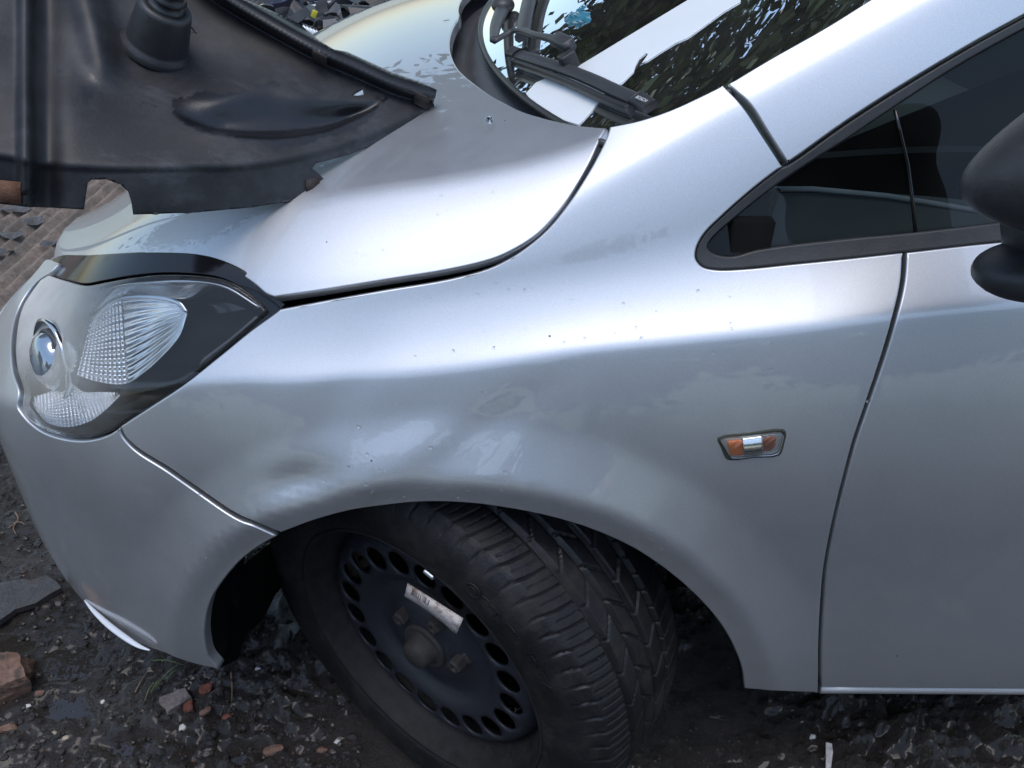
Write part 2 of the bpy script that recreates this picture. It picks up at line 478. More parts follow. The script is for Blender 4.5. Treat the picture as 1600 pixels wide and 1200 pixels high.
for k, x in enumerate(HX):
    a0, a1, a2, a3 = hfx(x, 66, 64, 58, 49, 46, 46), hfx(x, 74, 73, 69, 63, 61, 61), hfx(x, 79, 80, 80, 79, 79, 79), 90.0
    ang.append((a0, a1, a2, a3))
    def g(L):
        yy, zz = seg(S_y[k], S_z[k], a0, a1, L, 12)[-1]
        u, v = proj(x, yy, zz); return v - L7(u)
    a, b = .01, .4
    if g(a) <= 0: HL.append(.01); continue
    if g(b) > 0: HL.append(.4); continue
    for _ in range(26):
        m = (a+b)/2
        if g(m) > 0: a = m
        else: b = m
    HL.append(a)
HL = np.array(HL)
for _ in range(40): HL[1:-1] = (HL[:-2] + 2*HL[1:-1] + HL[2:]) / 4
HG = []
N1, N2, N3, N4 = 14, 6, 22, 22
for k, x in enumerate(HX):
    a0, a1, a2, a3 = ang[k]; y, z = S_y[k], S_z[k]; pts = []
    for q in range(4, 0, -1):                        # a little overlap outside the edge
        pts.append((y - math.sin(R(a0 - 4)) * .006 * q, z - math.cos(R(a0 - 4)) * .006 * q))
    pts.append((y, z)); pts += seg(y, z, a0, a1, HL[k], N1); y, z = pts[-1]
    pts += seg(y, z, a1, a2, .03, N2); y, z = pts[-1]
    Lc = (0.87 - y) / math.sin(R(85)); 
    pc = []
    for q in range(N3):
        f = a2 + (a3 - a2) * ((q + .5) / N3) ** .45
        y += math.sin(R(f)) * Lc / N3; z += math.cos(R(f)) * Lc / N3; pc.append((y, z))
    pts += pc; yc = pts[-1][0]; half = [p for p in pts]
    # mirror to the far side
    mir = [(2*yc - p[0], p[1]) for p in half[-2::-1]][:N3 + N2 + N1]
    pts += mir
    HG.append([(x, p[0], p[1]) for p in pts])
HG = np.array(HG)
# the nose of the bonnet drops to its leading edge
for k, x in enumerate(HX):
    if x > -.36: continue
    t = np.clip((np.minimum(HG[k, :, 1], 1.74 - HG[k, :, 1]) - S_y[k])/max(.05, .87 - S_y[k]), 0, 1)
    HG[k, :, 2] -= .75*(-.36 - x)**2*(t*t*(3-2*t))**.8
for _ in range(6): HG[1:-1] = (HG[:-2] + 2*HG[1:-1] + HG[2:]) / 4
hrow = np.concatenate([[0], np.cumsum(np.linalg.norm(np.diff(HG[70], axis=0), axis=1))])
hood_sh = Shell(HG, HX, hrow, True)
# ------------------------------------------------------------------ trimming the panels
MISS = []
def edge(shell, pts, n=5, smooth=True):
    P = catmull(pts, n) if smooth else np.array(pts, float)
    out = []
    for u, v in P:
        h = shell.hit(u, v)
        if h is None: MISS.append((round(u), round(v)))
        else: out.append(h)
    return out
def joinl(*ls):
    out = []
    for l in ls:
        for p in l:
            if not out or abs(out[-1][0]-p[0]) + abs(out[-1][1]-p[1]) > 1e-4: out.append(p)
    if abs(out[0][0]-out[-1][0]) + abs(out[0][1]-out[-1][1]) < 1e-4: out.pop()
    return out
def straight(a, b, n):
    return [(a[0] + (b[0]-a[0])*k/n, a[1] + (b[1]-a[1])*k/n) for k in range(n + 1)]

car = empty('silver_car', (0, .87, 0))
CARLOC = Vector((0, .87, 0))
class _Par:                                         # children of the car are built in place, so undo the parent's offset
    pass
def adopt(o, parent):
    o.parent = parent; o.matrix_parent_inverse = Matrix.Translation(-CARLOC); return o
def cpanel(name, *a, **k): return adopt(panel(name, *a, None, **k), car)
def cmesh(name, v, f, mat, **k): return adopt(mesh_obj(name, v, f, mat, None, **k), car)
def sub(o, part):                                   # third level
    o.parent = part; return o

# bonnet
h_side = [(428, 465), (500, 455), (607, 438), (700, 423), (767, 407), (800, 393), (842, 366), (877, 327), (903, 288), (925, 248), (938, 218), (948, 199)]
h_rear = [(948, 199), (903, 195), (859, 186), (816, 173), (776, 153), (746, 133), (718, 109), (706, 87), (703, 66), (708, 44), (719, 26), (739, 7)]
h_front = [(72, 404), (103, 410), (141, 411), (188, 407), (237, 406), (281, 407), (325, 411), (350, 418), (375, 430), (397, 445), (415, 460), (428, 465)]
e1, e2, e3 = edge(hood_sh, h_side), edge(hood_sh, h_rear), edge(hood_sh, h_front)
def hood_at(x, y):
    c = float(np.interp(x, HX, np.arange(len(HX)))); i = int(c); yy = HG[i, :, 1]; return (c, float(np.interp(y, yy, np.arange(len(yy)))))
p3 = hood_sh.ev(*e3[0])
e4 = [hood_at(p3[0] + (x + .645), p3[1] + (y - .45)) for x, y in ((-.715, .85), (-.712, .80), (-.706, .74), (-.698, .68), (-.688, .62), (-.676, .56), (-.664, .51), (-.654, .475))]
ROWC = 4 + N1 + N2 + N3
def mirror(l): return [(c, 2*ROWC - r) for c, r in l[::-1]]
# continue the rear edge to the centre line, the leading edge likewise
rear_c = e2[-1]; nose_c = e4[0]
HC_REAR = rear_c
e2b = [(rear_c[0] + (k/6)*0.0 - 1.2*math.sin(math.pi/2*k/6), rear_c[1] + (ROWC - rear_c[1])*k/6) for k in range(1, 7)] if rear_c[1] < ROWC else []
e2 = [p for p in e2 if p[1] < ROWC - .5]
e4b = [(nose_c[0], nose_c[1] + (ROWC - nose_c[1])*k/3) for k in range(2, 0, -1)]
near = joinl(e4b, e4, e3, e1, e2, e2b)
if near[-1][1] > ROWC - .2: near = near[:-1]
full = near + [p for p in mirror(near) if p[1] > ROWC + .3]
bonnet = cpanel('bonnet', hood_sh, full, PAINT, rad=.003, depth=.016)

# front wing
w_top = [(437, 483), (500, 471), (600, 453), (700, 436), (760, 420), (790, 406), (816, 390), (855, 358), (886, 320), (912, 280), (931, 247), (945, 219), (953, 197)]
w_scr = [(953, 197), (1000, 187), (1050, 170), (1100, 147), (1130, 132)]
w_pil = [(1130, 132), (1160, 164), (1192, 212), (1223, 260)]
w_win = [(1223, 260), (1180, 293), (1132, 335), (1100, 367), (1089, 388), (1088, 404), (1098, 416), (1120, 421), (1160, 420), (1240, 412), (1320, 404), (1411, 394)]
w_door = [(1411, 394), (1408, 440), (1397, 490), (1378, 556), (1350, 640), (1334, 687), (1320, 738), (1306, 794), (1294, 850), (1287, 892), (1283, 939), (1280, 995), (1279, 1082)]
w_bot = [(1279, 1082), (1230, 1081), (1163, 1076)]
w_arch = [(1163, 1076), (1159, 1046), (1147, 1013), (1126, 976), (1093, 937), (1047, 896), (991, 858), (925, 828), (859, 808), (794, 795), (732, 787), (662, 785), (597, 791), (544, 799), (487, 815), (439, 833)]
w_seam = [(437, 832), (404, 818), (369, 803), (304, 759), (261, 729), (213, 699), (193, 679), (188, 666)]
w_head = [(188, 666), (234, 636), (281, 605), (344, 555), (391, 517), (431, 488), (437, 483)]
wing_out = joinl(*[edge(side, e) for e in (w_top, w_scr, w_pil, w_win, w_door, w_bot, w_arch, w_seam, w_head)])
wing = cpanel('front_wing', side, wing_out, PAINT)

# bumper
b_seam = [(186, 669), (191, 682), (211, 704), (259, 735), (302, 765), (367, 809), (402, 824), (433, 838)]
b_arch = [(433, 838), (399, 858), (373, 879), (347, 910), (329, 940), (321, 975), (321, 1001), (327, 1027), (342, 1046)]
b_bot = [(342, 1046), (303, 1037), (275, 1028), (262, 1022)]
b_head = [(34, 648), (45, 660), (66, 675), (94, 685), (125, 689), (150, 686), (170, 679), (186, 669)]
eb = edge(side, b_bot); c0 = eb[-1]
er = edge(side, b_head)
b_inner = [(92, 411), (78, 426), (62, 436), (45, 453), (29, 480), (20, 511), (17, 549), (20, 580), (29, 611), (27, 636), (34, 648)]
ebi = edge(side, b_inner)
b_crest = edge(side, [(-10, 506), (8, 480), (26, 458), (42, 440), (60, 419), (74, 404), (92, 411)], 3)
k0 = b_crest[0]; NC0 = float(np.interp(-.868, -ply[:60], np.arange(60)))
bump_out = joinl(edge(side, b_seam), edge(side, b_arch), eb, straight(c0, (c0[0] - 30, .3), 10), straight((c0[0] - 30, .3), (NC0, .2), 10), straight((NC0, .2), (NC0, ROW_L3 - 6), 30), straight((NC0, ROW_L3 - 6), k0, 12), b_crest, ebi, er)
bumper = cpanel('front_bumper', side, bump_out, PAINT)
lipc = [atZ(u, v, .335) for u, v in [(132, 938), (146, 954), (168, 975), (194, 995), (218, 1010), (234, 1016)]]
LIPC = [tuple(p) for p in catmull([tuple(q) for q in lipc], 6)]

# door
d_edge = [(1417, 394), (1413, 440), (1402, 490), (1383, 556), (1354, 640), (1338, 687), (1324, 738), (1310, 794), (1298, 850), (1291, 892), (1287, 939), (1284, 995), (1283, 1074)]
ed = edge(side, d_edge); edt = edge(side, [(1417, 394), (1520, 382), (1600, 374), (1700, 362), (1800, 350)]); edb = edge(side, [(1283, 1074), (1450, 1076), (1600, 1077), (1800, 1080)])
door = cpanel('front_door', side, joinl(ed, edb, straight(edb[-1], edt[-1], 25), edt[::-1]), PAINT)

# windscreen pillar
p_seam = [(1137, 131), (1172, 164), (1200, 208), (1230, 255)]
p_low = [(1230, 255), (1240, 249), (1320, 192), (1400, 140), (1520, 68), (1600, 24), (1700, -30), (1800, -84)]
p_top = [(1137, 131), (1200, 93), (1290, 42), (1357, 0), (1450, -60), (1560, -130), (1680, -210)]
ep1, ep2, ep3 = edge(side, p_seam), edge(side, p_low), edge(side, p_top)
pillar = cpanel('windscreen_pillar', side, joinl(ep3[::-1], ep1, ep2, straight(ep2[-1], ep3[-1], 10)), PAINT)
def offside(o, par=None):                            # the same panel on the other side of the car
    c = o.copy(); COL.objects.link(c); c.scale = (1, -1, 1); c.location = (0, 1.74, 0); return c
for o in (bumper, wing): offside(o)
# ------------------------------------------------------------------ shape helpers
def tube(path, r, n=10, cap=True, flat=None):
    P = [Vector(p) for p in path]; m = len(P); V = []; F = []
    rs = r if hasattr(r, '__len__') else [r] * m
    up = Vector((0, 0, 1)); 
    for i in range(m):
        t = (P[min(i+1, m-1)] - P[max(i-1, 0)]).normalized()
        s = t.cross(up)
        if s.length < .05: s = t.cross(Vector((0, 1, 0)))
        s.normalize(); q = s.cross(t).normalized()
        fx, fy = flat if flat else (1, 1)
        for k in range(n):
            a = 2*math.pi*k/n; V.append(P[i] + (s*math.cos(a)*fx + q*math.sin(a)*fy) * rs[i])
    for i in range(m-1):
        for k in range(n): F.append((i*n+k, (i+1)*n+k, (i+1)*n+(k+1) % n, i*n+(k+1) % n))
    if cap: F.append(tuple(range(n))); F.append(tuple(range((m-1)*n, m*n))[::-1])
    return V, F
def lathe(prof, o, ax, n=40, cap=False):
    """prof: (radius, distance along axis)"""
    o = Vector(o); ax = Vector(ax).normalized(); e1 = ax.cross(Vector((0, 0, 1)));
    if e1.length < .05: e1 = ax.cross(Vector((0, 1, 0)))
    e1.normalize(); e2 = ax.cross(e1)
    V = []; F = []; m = len(prof)
    for r, h in prof:
        for k in range(n):
            a = 2*math.pi*k/n; V.append(o + ax*h + (e1*math.cos(a) + e2*math.sin(a))*r)
    for i in range(m-1):
        for k in range(n): F.append((i*n+k, i*n+(k+1) % n, (i+1)*n+(k+1) % n, (i+1)*n+k))
    if cap: F.append(tuple(range((m-1)*n, m*n)))
    return V, F
def gridf(nu, nv, flip=False):
    f = [(i*nv+j, (i+1)*nv+j, (i+1)*nv+j+1, i*nv+j+1) for i in range(nu-1) for j in range(nv-1)]
    return [q[::-1] for q in f] if flip else f
def box(c, s, rot=None, bev=.0, seg=2):
    bm = bmesh.new(); bmesh.ops.create_cube(bm, size=1.0)
    for v in bm.verts: v.co = Vector((v.co.x*s[0], v.co.y*s[1], v.co.z*s[2]))
    if bev: bmesh.ops.bevel(bm, geom=bm.edges[:], offset=bev, segments=seg, profile=.6, affect='EDGES')
    M = Matrix.Translation(c) @ (rot.to_4x4() if rot is not None else Matrix.Identity(4))
    bm.transform(M); V = [v.co.copy() for v in bm.verts]; F = [tuple(v.index for v in f.verts) for f in bm.faces]; bm.free()
    return V, F
def ellipsoid(c, s, rot=None, nu=28, nv=16, p=1.0, fn=None):
    V = []; F = []
    for i in range(nv+1):
        th = math.pi*i/nv
        for k in range(nu):
            ph = 2*math.pi*k/nu
            d = [math.sin(th)*math.cos(ph), math.sin(th)*math.sin(ph), math.cos(th)]
            d = [math.copysign(abs(q)**p, q) for q in d]
            q = Vector((d[0]*s[0], d[1]*s[1], d[2]*s[2]))
            if fn: q = fn(q)
            if rot is not None: q = rot @ q
            V.append(q + Vector(c))
    for i in range(nv):
        for k in range(nu): F.append((i*nu+k, (i+1)*nu+k, (i+1)*nu+(k+1) % nu, i*nu+(k+1) % nu))
    return V, F
def mergevf(*parts):
    V = []; F = []
    for v, f in parts:
        b = len(V); V += list(v); F += [tuple(i+b for i in q) for q in f]
    return V, F

# ------------------------------------------------------------------ more materials
def mat_glass(name, tint, refl=1.0, haze=0.0, rough=.0, ior=1.5):
    m = NT(name); t = m.t; t.nodes.remove(m.b)
    tr = m.n('ShaderNodeBsdfTransparent'); tr.inputs[0].default_value = (*tint, 1)
    gl = m.n('ShaderNodeBsdfGlossy'); gl.inputs['Roughness'].default_value = rough; gl.inputs[0].default_value = (refl,)*3 + (1,)
    fr = m.n('ShaderNodeFresnel'); fr.inputs[0].default_value = ior
    mx = m.n('ShaderNodeMixShader'); m.l(fr.outputs[0], mx.inputs[0]); m.l(tr.outputs[0], mx.inputs[1]); m.l(gl.outputs[0], mx.inputs[2])
    last = mx.outputs[0]
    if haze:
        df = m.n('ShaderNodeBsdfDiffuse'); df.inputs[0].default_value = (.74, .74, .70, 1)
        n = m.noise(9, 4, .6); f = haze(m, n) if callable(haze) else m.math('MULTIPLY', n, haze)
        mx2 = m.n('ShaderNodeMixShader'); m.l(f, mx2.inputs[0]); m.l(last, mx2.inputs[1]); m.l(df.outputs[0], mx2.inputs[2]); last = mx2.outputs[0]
    m.l(last, m.out.inputs[0]); return m.m
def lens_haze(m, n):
    # weathered, milky plastic on the upper front, whitened further for the sky's reflection
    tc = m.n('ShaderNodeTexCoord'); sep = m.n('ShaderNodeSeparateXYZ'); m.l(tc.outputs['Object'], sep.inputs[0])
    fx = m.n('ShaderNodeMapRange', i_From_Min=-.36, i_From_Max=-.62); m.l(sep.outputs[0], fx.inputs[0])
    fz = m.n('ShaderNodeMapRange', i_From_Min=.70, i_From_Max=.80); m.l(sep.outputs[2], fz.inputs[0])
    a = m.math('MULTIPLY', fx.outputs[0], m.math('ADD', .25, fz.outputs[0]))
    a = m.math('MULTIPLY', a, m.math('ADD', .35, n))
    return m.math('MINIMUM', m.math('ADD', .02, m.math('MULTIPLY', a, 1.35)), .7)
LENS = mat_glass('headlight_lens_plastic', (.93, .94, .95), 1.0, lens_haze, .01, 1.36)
SCREEN = mat_glass('windscreen_glass', (.62, .74, .70), 1.0, .03, .0, 1.52)
SIDEGLASS = mat_glass('tinted_side_glass', (.40, .44, .44), 1.0, .008, .0, 1.32)
CLEAR = mat_glass('clear_lens_plastic', (.93, .93, .92), 1.0, .06, .02, 1.5)
CHROME = mat_plain('chrome', (.86, .87, .88), .12, 1.0, var=.05, scale=30)
REFL = mat_plain('aluminised_reflector', (.94, .95, .96), .17, 1.0, var=.05, scale=30)
DIMCHROME = mat_plain('dull_reflector', (.55, .56, .57), .2, 1.0, var=.1, scale=30)
AMBER = mat_plain('amber_bulb', (.75, .19, .03), .2, 0, var=.3, scale=120, coat=.5)
RUST = mat_plain('rusty_steel', (.12, .055, .03), .8, .2, var=.8, scale=90, bump=.5)
ALGAE = mat_plain('mossy_gasket', (.022, .026, .014), .8, var=.9, scale=160, bump=.4)
SCUTTLE = mat_plain('scuttle_plastic', (.045, .046, .05), .45, var=.5, scale=30, bump=.2)
GREYPL = mat_plain('grey_trim', (.065, .066, .07), .5, var=.3, scale=50, bump=.1)
DASH = mat_plain('dashboard_plastic', (.03, .035, .033), .6, var=.4, scale=20)
BAGBLUE = mat_plain('blue_bag_plastic', (.03, .15, .21), .3, 0, var=.5, scale=30, coat=.3)
ZINC = mat_plain('zinc_weight', (.62, .64, .66), .35, .9, var=.2, scale=90)

cmesh('bumper_lower_lip', *tube(LIPC, [.001 + .0034*math.sin(math.pi*k/(len(LIPC)-1)) for k in range(len(LIPC))], 10, True, (1, .6)), mat_plain('lip_sky_tint', (.58, .61, .65), .3, coat=.5, var=.1))  # paler than the body paint: sky light on the lip put into the colour
# ------------------------------------------------------------------ headlight
lens_px = [(75, 428), (106, 438), (131, 444), (162, 439), (203, 432), (250, 427), (297, 428), (337, 433), (362, 442), (387, 458), (406, 474), (419, 487),
           (375, 527), (312, 580), (250, 627), (200, 658), (175, 674), (150, 683), (125, 686), (94, 683), (62, 672), (43, 657), (33, 640), (34, 611), (25, 580), (22, 549), (25, 511), (33, 480), (48, 455), (62, 436)]
lens_o = joinl(edge(side, lens_px[:12]), edge(side, lens_px[11:]), edge(side, [lens_px[-1], lens_px[0]]))
gask_px1 = [(58, 430), (90, 400), (141, 398), (237, 393), (325, 399), (385, 424), (425, 456), (446, 476)]
gask_px2 = [(446, 476), (431, 496), (391, 525), (344, 562), (281, 612), (234, 643), (187, 675), (150, 692), (125, 695), (94, 692), (60, 682), (36, 664), (22, 640), (22, 612), (14, 580), (11, 549), (14, 511), (24, 476), (40, 450), (58, 430)]
gask_o = joinl(edge(side, gask_px1), edge(side, gask_px2))
headlight = adopt(empty('headlight'), car)
def hl(o): return sub(o, headlight)
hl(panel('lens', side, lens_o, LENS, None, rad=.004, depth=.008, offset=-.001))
hl(panel('gasket', side, gask_o, GLOSSBLACK, None, holes=[lens_o], rad=.002, depth=.03, bulge=lambda p, n: p + np.array((Vector(p) - CAMP).normalized())*.026))
bez = hl(panel('bezel', side, gask_o, GLOSSBLACK, None, rad=.001, depth=.01, bulge=lambda p, n: p + np.array((Vector(p) - CAMP).normalized())*.085))
def patch(name, top, bot, depth, nu, nv, mat, disp=None, par=None, shell=None):
    shell = shell or side
    T = catmull(top, 12); B = catmull(bot, 12)
    def res(C, n):
        a = np.concatenate([[0], np.cumsum(np.linalg.norm(np.diff(C, axis=0), axis=1))]); t = np.linspace(0, a[-1], n)
        return np.stack((np.interp(t, a, C[:, 0]), np.interp(t, a, C[:, 1])), 1)
    T = res(T, nu); B = res(B, nu); V = []
    for i in range(nu):
        for j in range(nv):
            b = j/(nv-1); q = T[i]*(1-b) + B[i]*b; h = shell.hit(*q)
            if h is None: V.append(V[-1] if V else np.zeros(3)); continue
            p = shell.ev(*h); n = shell.ev(*h, A=shell.N); n = n/np.linalg.norm(n)
            d = depth(i/(nu-1), b) if callable(depth) else depth
            if disp: d += disp(i/(nu-1), b)
            V.append(p + np.array((Vector(p) - CAMP).normalized())*d)
    o = mesh_obj(name, V, gridf(nu, nv), mat, None)
    md = o.modifiers.new('s', 'SOLIDIFY'); md.thickness = .002; md.offset = 0
    return o
ribs = lambda a, b: .0035*abs(math.sin(math.pi*11*b)) + (.002*abs(math.sin(math.pi*26*a)) if a < .38 else .0)
dome = lambda d0, k: (lambda a, b: d0 - k*(1 - (2*a-1)**2)*(1 - (2*b-1)**2)*0 + k*(2*b-1)**2)
hl(patch('indicator_reflector', [(143, 500), (177, 470), (233, 464), (280, 474), (291, 487)], [(120, 585), (149, 595), (198, 599), (224, 583), (252, 558), (280, 525), (292, 490)], lambda a, b:   .034 + .014*math.cos(math.pi*.5*b)*(1-.45*a), 120, 150, REFL, lambda a, b: .0035*abs(math.sin(math.pi*10*b)) + (.0022*abs(math.sin(math.pi*30*a)) if a < .36 else .0)))
hl(patch('indicator_rim', [(141, 498), (176, 468), (233, 461), (281, 471), (294, 487)], [(146, 502), (178, 473), (233, 467), (278, 477), (288, 488)], .026, 60, 4, DIMCHROME))
hl(patch('daytime_light_reflector', [(48, 622), (80, 612), (108, 598), (130, 612), (160, 613), (184, 614)], [(57, 640), (75, 660), (105, 667), (140, 658), (165, 640), (187, 618)], lambda a, b: .026 + .022*math.cos(math.pi*.5*b), 130, 90, REFL, lambda a, b: .003*abs(math.sin(math.pi*12*b)) + .003*abs(math.sin(math.pi*26*a))))
hl(patch('upper_bezel', [(52, 462), (75, 446), (131, 455), (203, 444), (290, 438), (350, 447), (405, 480)], [(46, 520), (90, 496), (140, 490), (190, 463), (284, 470), (340, 468), (404, 488)], lambda a, b: .018 + .030*b, 70, 12, DIMCHROME))
hl(patch('side_bezel', [(24, 540), (34, 505), (50, 470)], [(36, 640), (44, 560), (60, 500)], lambda a, b: .015 + .02*b, 20, 10, GREYPL))
hl(patch('bezel_trim', [(318, 560), (360, 528), (400, 494)], [(312, 570), (356, 536), (404, 496)], .030, 30, 4, GREYPL))
def hray(u, v, d):
    p = side.point(u, v); return p + (p - CAMP).normalized()*d
po = hray(92, 562, .050); pax = Vector((-.66, -.70, .27)).normalized()
hl(mesh_obj('projector_bowl', *lathe([(.022, -.03), (.034, -.022), (.045, -.010), (.050, .004), (.052, .010), (.049, .011)], po, pax, 48), DIMCHROME, None))
hl(mesh_obj('projector_lens', *lathe([(.036, .006), (.035, .014), (.030, .021), (.020, .026), (.010, .028), (.0005, .0285)], po, pax, 40), mat_plain('projector_glass', (.30, .36, .42), .05, .6, coat=1.0), None))  # grey-blue, half-metal colour stands for the sky mirrored in the lens
hl(mesh_obj('projector_ring', *lathe([(.036, -.004), (.0395, .004), (.0395, .010), (.036, .012), (.035, .004)], po, pax, 48), GREYPL, None))

offhl = adopt(empty('headlight'), car); bz2 = offside(bez); bz2.parent = offhl
# ------------------------------------------------------------------ side window: seal, glass, divider bar
seal_o = joinl(edge(side, w_win[:9]), edge(side, [(1160, 420), (1240, 412), (1320, 404), (1414, 394), (1520, 382), (1600, 374), (1700, 362), (1800, 350)]))
up_e = edge(side, [(1800, -80), (1700, -27), (1600, 27), (1520, 71), (1400, 143), (1320, 195), (1240, 252), (1223, 261)])
seal_out = joinl(seal_o, straight(seal_o[-1], up_e[0], 14), up_e)
g_low = [(1111, 378), (1108, 386), (1116, 394), (1136, 399), (1152, 398), (1184, 389), (1320, 372), (1434, 361), (1552, 347), (1680, 330), (1780, 318)]
g_up = [(1780, -48), (1700, -6), (1600, 47), (1500, 103), (1400, 168), (1320, 222), (1280, 247), (1216, 290), (1160, 334), (1120, 368), (1111, 378)]
gl, gu = edge(side, g_low), edge(side, g_up)
glass_o = joinl(gl, straight(gl[-1], gu[0], 14), gu)
sw = adopt(empty('side_window'), car)
sub(panel('rubber_seal', side, seal_out, RUBBER, None, holes=[glass_o], rad=.003, depth=.02, offset=-.003), sw)
sub(panel('glass_pane', side, glass_o, SIDEGLASS, None, rad=.001, depth=.004, offset=-.009), sw)
dvp = [side.point(u, v) - Vector(side.ev(*side.hit(u, v), A=side.N))*.007 for u, v in [(1404, 170), (1412, 205), (1424, 256), (1430, 300), (1436, 362)]]
sub(mesh_obj('divider_bar', *tube(dvp, .0018, 8), GLOSSBLACK, None), sw)
# pale strip and plain darker shapes close behind the side glass
def behind(u, v, d):
    h = side.hit(u, v); p = side.ev(*h); n = side.ev(*h, A=side.N); return Vector(p) - Vector(n).normalized()*d

tr1 = [behind(u, v, .05) for u, v in [(1205, 297), (1300, 296), (1424, 300), (1510, 308), (1600, 318)]]
STRIP = mat_plain('pale_strip', (.75, .77, .78), .3, var=.2, scale=60); SIDEPAN = mat_plain('grey_green_trim', (.20, .225, .22), .6, var=.2, scale=14)
sub(mesh_obj('inner_pale_strip', *tube(tr1, .0030, 8), STRIP, None), sw)
sub(patch('inner_trim_panel', [(1215, 301), (1300, 301), (1424, 305), (1510, 313), (1590, 322)], [(1150, 392), (1300, 384), (1424, 366), (1510, 356), (1590, 345)], .060, 30, 8, SIDEPAN), sw)
sub(mesh_obj('inner_bar', *tube([behind(1240, 296, .045), behind(1226, 330, .045), behind(1206, 385, .045)], .004, 6), GLOSSBLACK, None), sw)
sub(mesh_obj('cabin_lining', [behind(u, v, .11) for u in np.linspace(1100, 1800, 20) for v in ((330 - 200*(u-1100)/500), 420 - 60*(u-1100)/500)], gridf(20, 2), DARK, None), sw)

# ------------------------------------------------------------------ windscreen
scr_px = [(952, 206), (1000, 196), (1050, 179), (1100, 156), (1137, 138), (1200, 101), (1290, 50), (1357, 8), (1450, -51), (1560, -122), (1680, -200)]
sp = [side.point(*p) for p in catmull(scr_px, 4)]
sp = np.array([tuple(p + Vector((0, .005, -.011))) for p in sp])
# carry the edge on to the roof in a straight line
d_ = sp[-1] - sp[-10]; d_ = d_/np.linalg.norm(d_)
ext = np.array([sp[-1] + d_*.05*k for k in range(1, 8)]); sp = np.concatenate([sp, ext])
bb = np.linspace(0, 1, len(sp)); ll = np.concatenate([[0], np.cumsum(np.linalg.norm(np.diff(sp, axis=0), axis=1))]); sp = np.stack([np.polyval(np.polyfit(ll, sp[:, k], 3), np.linspace(0, ll[-1], 60)) for k in range(3)], 1)   # one fair curve
nb = len(sp); NA = 60
SG = []
for a in np.linspace(0, 1, NA):
    rowp = []
    for k in range(nb):
        b = k/(nb-1); Np = sp[k]; Fp = np.array((Np[0], 2*.87 - Np[1], Np[2]))
        M = np.array((Np[0] - .155 + .03*b, .87, Np[2] - .018 + .075*b)); mid = (Np + Fp)/2
        e = 4*a*(1-a); e = e**.9
        rowp.append(Np*(1-a) + Fp*a + e*(M - mid))
    SG.append(rowp)
SG = np.array(SG)
# lower rim of the glass reaches a little under the bonnet edge
scr = Shell(SG, np.linspace(0, 1.4, NA), np.linspace(0, 1, nb))
if scr.N[NA//2, nb//2][2] < 0: scr.N = -scr.N
wsc = adopt(empty('windscreen'), car)
sv = SG.reshape(-1, 3)
go = mesh_obj('glass_pane', sv, gridf(NA, nb), SCREEN, None); sub(go, wsc)
lowp = [Vector(SG[i, 0]) + Vector(scr.N[i, 0])*.001 for i in range(NA)]
sub(mesh_obj('rubber_seal', *tube(lowp, .0045, 10), RUBBER, None), wsc)
sidep = [Vector(SG[0, k]) + Vector((0, -.001, .001)) for k in range(nb)]
sub(mesh_obj('side_seal', *tube(sidep, .006, 8), RUBBER, None), wsc)
# black printed border of the glass along the pillar
bord = [Vector(SG[i, k]) - Vector(scr.N[i, k])*.003 for i in (0, 1) for k in range(nb)]
sub(mesh_obj('printed_border', bord, gridf(2, nb), GLOSSBLACK, None), wsc)
lowb = [Vector(SG[i, k]) - Vector(scr.N[i, k])*.003 for i in range(0, NA) for k in (0, 3)]
sub(mesh_obj('printed_lower_border', lowb, gridf(NA, 2), GLOSSBLACK, None), wsc)

# scuttle panel between bonnet and glass
rear_pts = [Vector(hood_sh.ev(*p)) for p in e2]
yy = [p.y for p in rear_pts]; o_ = np.argsort(yy); ry_ = np.array(yy)[o_]; rx_ = np.array([p.x for p in rear_pts])[o_]; rz_ = np.array([p.z for p in rear_pts])[o_]
def rear_at(y):
    y = y if y <= .87 else 1.74 - y
    return np.interp(y, ry_, rx_), np.interp(y, ry_, rz_)
scv = []; NSC = 50
for i in range(NSC):
    y = .17 + (1.57 - .17)*i/(NSC-1); x, z = rear_at(y)
    a = np.interp(y, SG[:, 0, 1], np.arange(NA)); g0 = scr.ev(a, 0)
    A_ = Vector((x - .05, y, z - .05)); B_ = Vector((g0[0] + .02, y, g0[2] - .012))
    for j in range(10):
        t = j/9; p = A_.lerp(B_, t); p.z -= .012*math.sin(math.pi*t) - .004*math.sin(t*18) ; scv.append(p)
cmesh('scuttle_panel', scv, gridf(NSC, 10), SCUTTLE)

